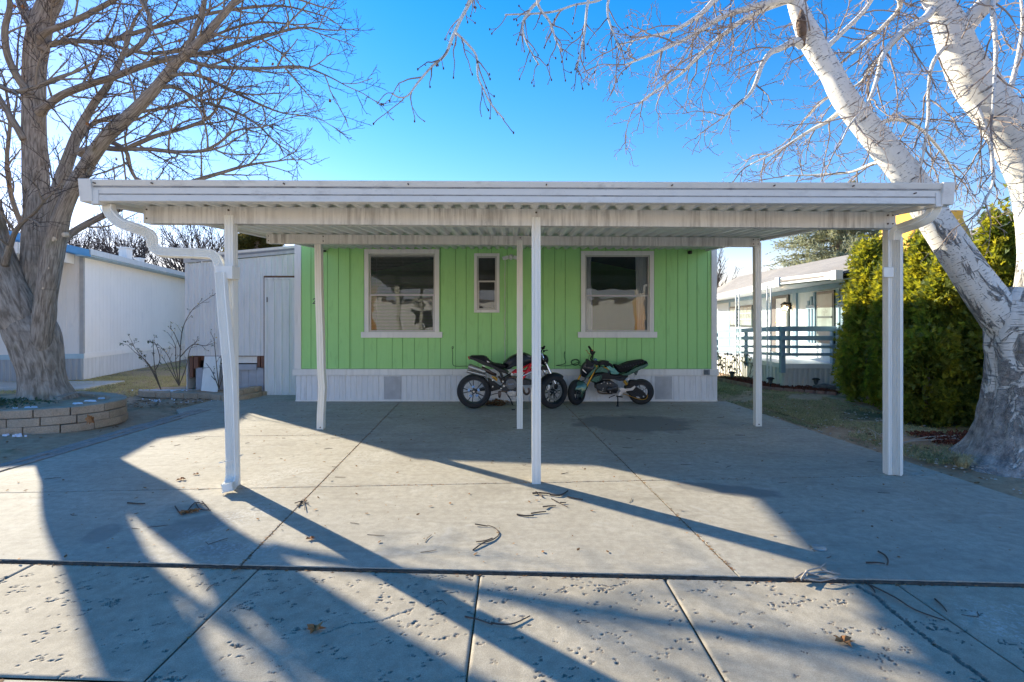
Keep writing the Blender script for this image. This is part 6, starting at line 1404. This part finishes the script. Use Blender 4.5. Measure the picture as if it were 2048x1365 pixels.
# tufts
def tuft(px, py, n, h, lab, seed, mat, cat='grass tuft'):
    r = random.Random(seed); g0 = gnd(px, py); m = MB()
    for k in range(n):
        a = r.uniform(0, 6.28); l = h*r.uniform(.5, 1.2); d_ = Vector((math.cos(a), math.sin(a), 0)); s = r.uniform(.2, .9); b = g0+d_*r.uniform(0, .05); w_ = Vector((-d_.y, d_.x, 0))*.003
        p1 = b+d_*l*s*.4+Vector((0, 0, l*.6)); p2 = b+d_*l*s+Vector((0, 0, l*(.75-.5*s))); m.add([b-w_, b+w_, p1+w_, p1-w_, p2], [(0, 1, 2, 3), (3, 2, 4)])
    return tag(m.build('grass_tuft', mat), lab, cat)
tuft(1925, 935, 420, .20, 'tuft of straw-coloured grass at the foot of the white aspen', 5, gmat('straw_tuft', (.25, .22, .10), (.42, .36, .2)))
g_ = tuft(410, 783, 120, .1, 'small green tuft of leaves in the rose bed by the shed', 6, gmat('green_tuft', (.03, .12, .03), (.06, .2, .05)), 'plant'); g_.location.z = .1
# low groundcover at the maple foot
r = random.Random(12); m = MB()
for k in range(1500):
    x = r.uniform(-9.2, -6.95); y = r.uniform(7.25, 7.95)
    if x > -7.5 and r.random() < .75: continue
    u = rv(r).normalized()*.028; v = u.cross(rv(r)).normalized()*.014; p = Vector((x, y, .31+r.random()*.06)); m.add([p-u, p+v, p+u, p-v], [(0, 1, 2, 3)])
tag(m.build('groundcover', simple('groundcover_leaf', (.05, .085, .04), .7, 0, .4, 9)), 'dark green groundcover on the planter soil left of the maple trunk', 'groundcover', kind='stuff')
# rose bushes and porch bushes
mt['stem'] = simple('rose_stem', (.11, .085, .06), .8, 0, .3, 10); mt['rleaf'] = simple('rose_leaf', (.05, .075, .025), .6, 0, .4, 20); mt['yleaf'] = simple('yellow_leaf', (.70, .48, .03), .6, 0, .15, 20)
def bush(name, P, Y, lab, seed, leaves=60, grp=None, ylw=0, dens=7, llen=.22, sc=1):
    r = random.Random(seed); b0 = at(*P[0][0], Y); t_ = empty(name, (b0.x, b0.y, b0.z), lab, 'shrub', grp); S = MB(); tips_ = []; q = [S, S, tips_, 9]
    sp = [dict(dens=dens, ang=42, len=llen, r=.005, n=5, wob=.14, lift=.04, sides=4, rmin=.003, up=.1), dict(dens=7, ang=42, len=.09, r=.003, n=3, wob=.2, lift=.02, sides=3, rmin=.0024, up=0)]
    for line in P:
        pts = [at(px, py, Y+r.uniform(-.12, .12)*(i > 0)) for i, (px, py) in enumerate(line)]; pts = [Vector(v) for v in cr([tuple(p) for p in pts], 4)]; rd = [.011*sc*(1-.7*i/len(pts)) for i in range(len(pts))]
        S.tube(pts, rd, 6, False); spawn(q, pts, rd, 0, sp, r, .3)
    S.build('stem', mt['stem'], t_, smooth=180)
    for cnt, mat, nm in ((leaves, 'rleaf', 'leaf'), (ylw, 'yleaf', 'yellow_leaf')):
        if not cnt: continue
        m = MB()
        for k in range(cnt):
            p = r.choice(tips_)+rv(r)*.012; u = rv(r).normalized()*.018; v = u.cross(rv(r)).normalized()*.010; m.add([p-u, p-u*.2+v, p+u, p-u*.2-v], [(0, 1, 2, 3)])
        m.build(nm, mt[mat], t_)
    return t_
Gb = 'rose bushes in the bed by the shed'
bush('rose_bush', [[(322, 780), (308, 745), (290, 720), (270, 705), (255, 690)], [(322, 780), (310, 740), (307, 700), (305, 680)], [(322, 780), (300, 735), (272, 700), (262, 680)], [(308, 745), (320, 720), (312, 690), (305, 684)]], 10.6, 'leafy rose bush leaning left at the left end of the bed', 71, 210, Gb)
bush('rose_bush', [[(358, 772), (360, 720), (362, 680), (368, 650), (385, 620), (405, 605), (425, 592), (433, 586)], [(358, 772), (345, 735), (335, 710), (315, 688)], [(358, 772), (352, 730), (350, 690), (335, 665)], [(358, 772), (372, 735), (380, 700), (395, 680)], [(358, 772), (340, 740), (325, 715)], [(362, 700), (350, 670), (340, 655)], [(360, 715), (385, 690), (410, 692), (430, 685)]], 10.55, 'tallest rose bush with a long bare cane arching right and yellow leaves', 72, 60, Gb, 16)
bush('rose_bush', [[(438, 778), (434, 740), (430, 700), (428, 680), (420, 664)], [(438, 778), (425, 745), (412, 727)], [(438, 778), (446, 750), (450, 735)], [(430, 760), (422, 752)]], 10.5, 'thin rose bush in front of the loose white panel', 73, 30, Gb, 4, 5)
Gp = 'bushes in front of the porch'
bush('rose_bush', [[(1452, 765), (1445, 740), (1440, 715)], [(1452, 765), (1452, 735), (1450, 712)], [(1452, 765), (1460, 740), (1468, 722)], [(1452, 765), (1438, 745), (1430, 730)]], 13.1, 'dense rose bush close to the green house corner in front of the porch', 74, 700, Gp, 0, 12, .3)
bush('rose_bush', [[(1492, 768), (1480, 740), (1474, 718)], [(1492, 768), (1492, 735), (1490, 712)], [(1492, 768), (1502, 740), (1508, 716)], [(1492, 768), (1512, 745), (1522, 728)], [(1492, 768), (1478, 750), (1468, 738)]], 12.9, 'rose bush with bare red stems behind the right rear carport post', 75, 480, Gp, 6, 12, .3)
# snow scraps
mt['snow'] = simple('snow', (.75, .80, .90), .7, 0, .04)
m = MB(); r = random.Random(8)
def scrap(x, y, z, s):
    n = 17; s *= .75; a0 = r.random()*6; P = [(x+s*r.uniform(.3, 1.2)*math.cos(a0+6.283*i/n), y+s*.5*r.uniform(.3, 1.2)*math.sin(a0+6.283*i/n)) for i in range(n)]
    m.add([(p[0], p[1], z-.02) for p in P]+[(x+(p[0]-x)*.8, y+(p[1]-y)*.8, z+.004) for p in P], [tuple(range(n, 2*n))]+[(i, (i+1) % n, n+(i+1) % n, n+i) for i in range(n)])
for (px, py, z, s) in ((62, 814, .3, .14), (155, 806, .3, .10), (180, 801, .29, .13), (205, 796, .28, .09), (72, 820, .3, .07), (30, 815, .3, .05)): v = gnd(px, py, z); scrap(v.x, v.y, z, s)
for k in range(60): v = gnd(r.uniform(325, 470), r.uniform(764, 784), .1); scrap(v.x, min(v.y, 10.75), .11, r.uniform(.02, .08))
for k in range(46): v = gnd(r.uniform(285, 480), r.uniform(797, 806)); scrap(v.x, v.y, .0, r.uniform(.01, .035))
for k in range(16): v = gnd(r.uniform(-5, 52), r.uniform(866, 873)); scrap(v.x, v.y, .01, r.uniform(.02, .06))
tag(m.build('snow_scraps', mt['snow']), 'thin leftover scraps of snow in and around the block planters', 'snow', kind='stuff')
# leaf litter: on the slabs, in the joints, on the soil
r = random.Random(77)
def leaf(mb, x, y, z, s):
    a = r.uniform(0, 6.28); u = Vector((math.cos(a), math.sin(a), r.uniform(-.2, .3)))*s; v = Vector((-math.sin(a), math.cos(a), r.uniform(-.3, .3)))*s*.55; p = Vector((x, y, z+.004+s*.2))
    mb.add([p-u, p-u*.2-v*.9, p+u*.5-v*.6, p+u, p+u*.4+v*.7, p-u*.3+v], [(0, 1, 2, 3), (0, 3, 4, 5)])
def tri(mb, p, s):
    a = r.uniform(0, 6.28); mb.add([(p[0]+s*math.cos(a+q), p[1]+s*.5*math.sin(a+q), p[2]+.002+r.random()*s*.4) for q in (0, 2.1, 4.2)], [(0, 1, 2)])
t = NT('litter'); f = t.noise(t.co(), 23, 2); mt['litter'] = t.base(t.ramp(f, [(.3, (.07, .045, .03)), (.5, (.22, .11, .05)), (.62, (.42, .20, .07)), (.75, (.34, .26, .16))]), .85, 0, .2)
m = MB()
for k in range(1300):
    x = r.uniform(-4.8, 4.3); y = 3.3+(9.8-3.3)*r.random(); leaf(m, x, y, 0, r.choice((.004, .005, .006, .008, .01, .018)))
for k in range(170): leaf(m, r.uniform(-3, 3), r.uniform(2.1, 3.1), -.03, r.choice((.004, .006, .008, .015)))
for k in range(3600):        # joints
    t_ = r.random(); w_ = r.gauss(0, .008)
    c_ = r.randrange(6)
    if c_ <= 1: y = 3.2+6.5*t_**1.3; x = (xl if c_ else xr)(y)+w_
    elif c_ == 2: x = -5+9.3*t_; y = y1(x)+w_
    elif c_ == 3: x = -5+9.3*t_; y = y2(x)+w_
    else: x = -5+9.3*t_; y = yS(x)-.012+w_*1.4
    tri(m, (x, y, -.022 if c_ > 3 else -.004), r.uniform(.006, .016))
for k in range(420):
    x = r.choice((-1.6, -.2, .935, 2.3)); tri(m, (x+r.gauss(0, .006), r.uniform(2.15, 3.2), -.032), r.uniform(.004, .012))
for k in range(1300):
    x, y = r.choice(((r.uniform(-9, -5.7), r.uniform(4.5, 10.5)), (r.uniform(4.3, 6.3), r.uniform(4.4, 11)), (r.uniform(-12, -7), r.uniform(9.2, 14)), (r.uniform(-7.5, -5.4), r.uniform(9, 10.2))))
    if -10.4 < x < -6.0 and 6.9 < y < 9.15: continue
    leaf(m, x, y, gh(x, y)+.01, r.uniform(.015, .045))
tag(m.build('leaf_litter', mt['litter']), 'scattered brown leaf bits on the slabs, in the joints and on the soil', 'leaf litter', kind='stuff')
m = MB()
for k in range(420):
    v = gnd(r.gauss(990, 14), r.uniform(806, 813)); leaf(m, v.x, v.y, max(0, .09*(1-abs(v.x+.28)/.35))*r.random(), r.uniform(.02, .04))
tag(m.build('leaf_pile', mt['litter']), 'heap of brown leaves against the skirting behind the rear wheel', 'leaf pile', kind='stuff')
# pale pebbles and wood chips on the right soil
m = MB()
for k in range(330):
    x = r.uniform(4.3, 6.0); y = r.uniform(4.6, 9.5); m.ball((x, y, gh(x, y)+.01), r.uniform(.006, .018), 5, (1.3, .9, .5))
tag(m.build('pebbles', simple('pale_pebble', (.5, .47, .43), .8, 0, .2, 4)), 'pale pebbles and chips scattered on the soil right of the driveway', 'pebbles', kind='stuff')
# twigs that can be told apart
mt['stick'] = simple('fallen_twig', (.085, .06, .045), .9, 0, .4, 30); mt['pstick'] = simple('pale_twig_wood', (.38, .33, .28), .85, 0, .2, 10)
def twig(lines, lab, z=0, rr=.005, mat='stick', name='twig', cat='twig', grp='twigs fallen on the driveway'):
    m = MB()
    for L_ in lines:
        pts = []
        for i, (px, py) in enumerate(L_):
            g0 = gnd(px, py, z); pts.append((g0.x, g0.y, z+rr+abs(r.gauss(0, .006))))
        m.tube(cr(pts, 3), [rr*(1-.5*i/(3*len(pts))) for i in range((len(pts)-1)*3+1)], 5, True)
    return tag(m.build(name, mt[mat], smooth=60), lab, cat, grp)
twig([[(946, 1102), (965, 1090), (985, 1082), (998, 1070), (990, 1058), (975, 1053)], [(950, 1052), (975, 1054)], [(985, 1080), (970, 1085), (952, 1086)]], 'long curved twig lying alone on the middle slab')
twig([[(1065, 990), (1080, 989), (1100, 992)], [(1072, 986), (1085, 996)], [(1100, 992), (1118, 994), (1130, 988), (1136, 984)]], 'clustered catkin twigs nearest the centre post foot', rr=.009)
twig([[(1103, 1002), (1120, 1008), (1135, 1016)], [(1120, 1008), (1132, 1008)]], 'forked twig just below the clustered catkin twigs')
twig([[(1135, 996), (1150, 999), (1166, 1002)]], 'straight twig right of the clustered catkin twigs', rr=.006)
twig([[(1086, 1018), (1100, 1014), (1112, 1015)]], 'short twig left of the forked twig', rr=.006)
twig([[(1034, 1031), (1050, 1034), (1068, 1034)]], 'dark straight twig on the middle slab left of its short twigs', rr=.007)
twig([[(1062, 1029), (1078, 1027), (1092, 1026)]], 'short dark twig touching the dark straight twig', rr=.006)
twig([[(350, 1014), (362, 1032), (372, 1028)], [(372, 1028), (390, 1008), (412, 1012)], [(392, 1010), (400, 1020), (422, 1024)], [(404, 1008), (418, 1022)]], 'tangle of forked twigs beside dead leaves on the left slab')
twig([[(255, 1009), (275, 1010), (290, 1011)]], 'short stick lying in shade left of the twig tangle', rr=.007)
twig([[(1732, 1128), (1755, 1130), (1770, 1132)], [(1756, 1106), (1770, 1113), (1776, 1125), (1774, 1134)]], 'hooked twig on the shaded right slab', rr=.006)
twig([[(982, 1252), (1005, 1255), (1030, 1250), (1060, 1235)], [(930, 1236), (955, 1245), (985, 1254)]], 'long bent twig across the shadow on the pavement', z=-.018, rr=.005)
twig([[(1590, 1160), (1610, 1150), (1640, 1155), (1672, 1163)], [(1602, 1165), (1615, 1148), (1640, 1140), (1650, 1130)], [(1600, 1158), (1640, 1165), (1676, 1158)], [(1620, 1150), (1648, 1146), (1670, 1152)], [(1610, 1162), (1612, 1145)], [(1640, 1140), (1660, 1148), (1680, 1152)]], 'pale tangled twigs at the pavement joint on the right', rr=.006, mat='pstick')
twig([[(590, 1010), (605, 1005), (618, 1012)], [(596, 1016), (606, 1000), (610, 1024)], [(600, 1012), (614, 1004)]], 'small knot of twigs in the joint right of the left post', rr=.005)
twig([[(1742, 1175), (1790, 1200), (1830, 1222), (1890, 1245)], [(1725, 1160), (1745, 1178), (1750, 1190)], [(1870, 1200), (1885, 1215), (1893, 1228)]], 'long thin branch lying along the crack at the right of the pavement', z=-.018, rr=.005)
twig([[(1784, 893), (1830, 885), (1880, 882), (1915, 880)], [(1860, 884), (1890, 874), (1925, 885)], [(1800, 890), (1850, 878), (1885, 876)], [(1895, 878), (1920, 872)]], 'pale fallen branches on the soil left of the aspen', z=.05, rr=.012, mat='pstick', grp=None)
twig([[(1735, 858), (1760, 872), (1775, 885)], [(1750, 868), (1752, 880)]], 'thin pale twig standing off the lawn beside the right post', z=.05, rr=.006, mat='pstick', grp=None)
twig([[(110, 798), (140, 790), (152, 788)], [(122, 798), (152, 788)]], 'flat grey stick lying against the maple foot', z=.33, rr=.012, mat='pstick', grp=None)
# single noticeable leaves and debris
def bigleaf(px, py, s, lab, z=0, mat='dleaf', n=1, zz=0):
    g0 = gnd(px, py, z); m = MB()
    for k in range(n):
        c = g0+Vector((r.gauss(0, s*.5)*(n > 1), r.gauss(0, s*.4)*(n > 1), .006+zz)); N = 14; rr_ = [s*(1.1 if i % 2 == 0 else .55)*r.uniform(.8, 1.15) for i in range(N)]; a0 = r.random()*6
        P = [c+Vector((rr_[i]*math.cos(a0+6.283*i/N), rr_[i]*math.sin(a0+6.283*i/N)*.8, .25*s*(1+math.sin(i*1.9)))) for i in range(N)]
        m.add([c]+P, [(0, 1+i, 1+(i+1) % N) for i in range(N)])
    return tag(m.build('dead_leaf', mt[mat]), lab, 'leaf', 'curled dead leaves')
bigleaf(376, 1028, .045, 'curled dead leaves in the tangle of forked twigs', n=3)
bigleaf(361, 961, .045, 'small dark leaf on the slab left of the downspout foot')
bigleaf(392, 950, .03, 'brown leaf between the small dark leaf and the downspout')
bigleaf(630, 1262, .05, 'brown leaf lying upright in the wide tree shadow on the pavement', z=-.018)
bigleaf(1688, 1287, .05, 'orange piece of leaf on the pavement right of the joints', z=-.018)
bigleaf(620, 1080, .035, 'leaf bit on the middle slab near the left joint')
v = at(180, 838, 7.18)
m = MB()
for k in range(3):
    c = Vector((v.x+r.gauss(0, .02), v.y-.02*k, v.z+r.gauss(0, .02))); N = 10; P = [c+Vector((.07*(1 if i % 2 else .55)*math.cos(.628*i), -.015*math.sin(i), .075*(1 if i % 2 else .55)*math.sin(.628*i))) for i in range(N)]; m.add([c]+P, [(0, 1+i, 1+(i+1) % N) for i in range(N)])
tag(m.build('dead_leaf', mt['dleaf']), 'brown maple leaves stuck in a gap of the curved block wall', 'leaf', 'curled dead leaves')
m = MB(); g0 = gnd(1637, 1098); m.lathe([(.045, 0), (.05, .006), (.044, .014), (.03, .012), (.0, .010)], g0, n=16); tag(m.build('flattened_can', simple('dull_tin', (.40, .38, .35), .4, .7, .3, 20), smooth=40), 'round flat tan disc lying on the slab at the end of the post shadow', 'disc')

m = MB(); r = random.Random(31)
for k in range(80):
    x, y = r.uniform(-4.6, 4.2), r.uniform(2.3, 9.5); z = .003 if y > yS(x)+.03 else -.015; a = r.uniform(-.8, .8)+(1.57 if r.random() < .2 else 0); l = r.uniform(.02, .07); b = a+r.gauss(0, .5)
    p0 = Vector((x, y, z)); p1 = p0+Vector((math.cos(a), math.sin(a), .04))*l; p2 = p1+Vector((math.cos(b), math.sin(b), 0))*l
    m.tube([p0, p1, p2], [.002, .0024, .0015], 4)
tag(m.build('twig_bits', mt['stick']), 'tiny broken twig bits and bud scales strewn over the concrete', 'twig litter', kind='stuff')
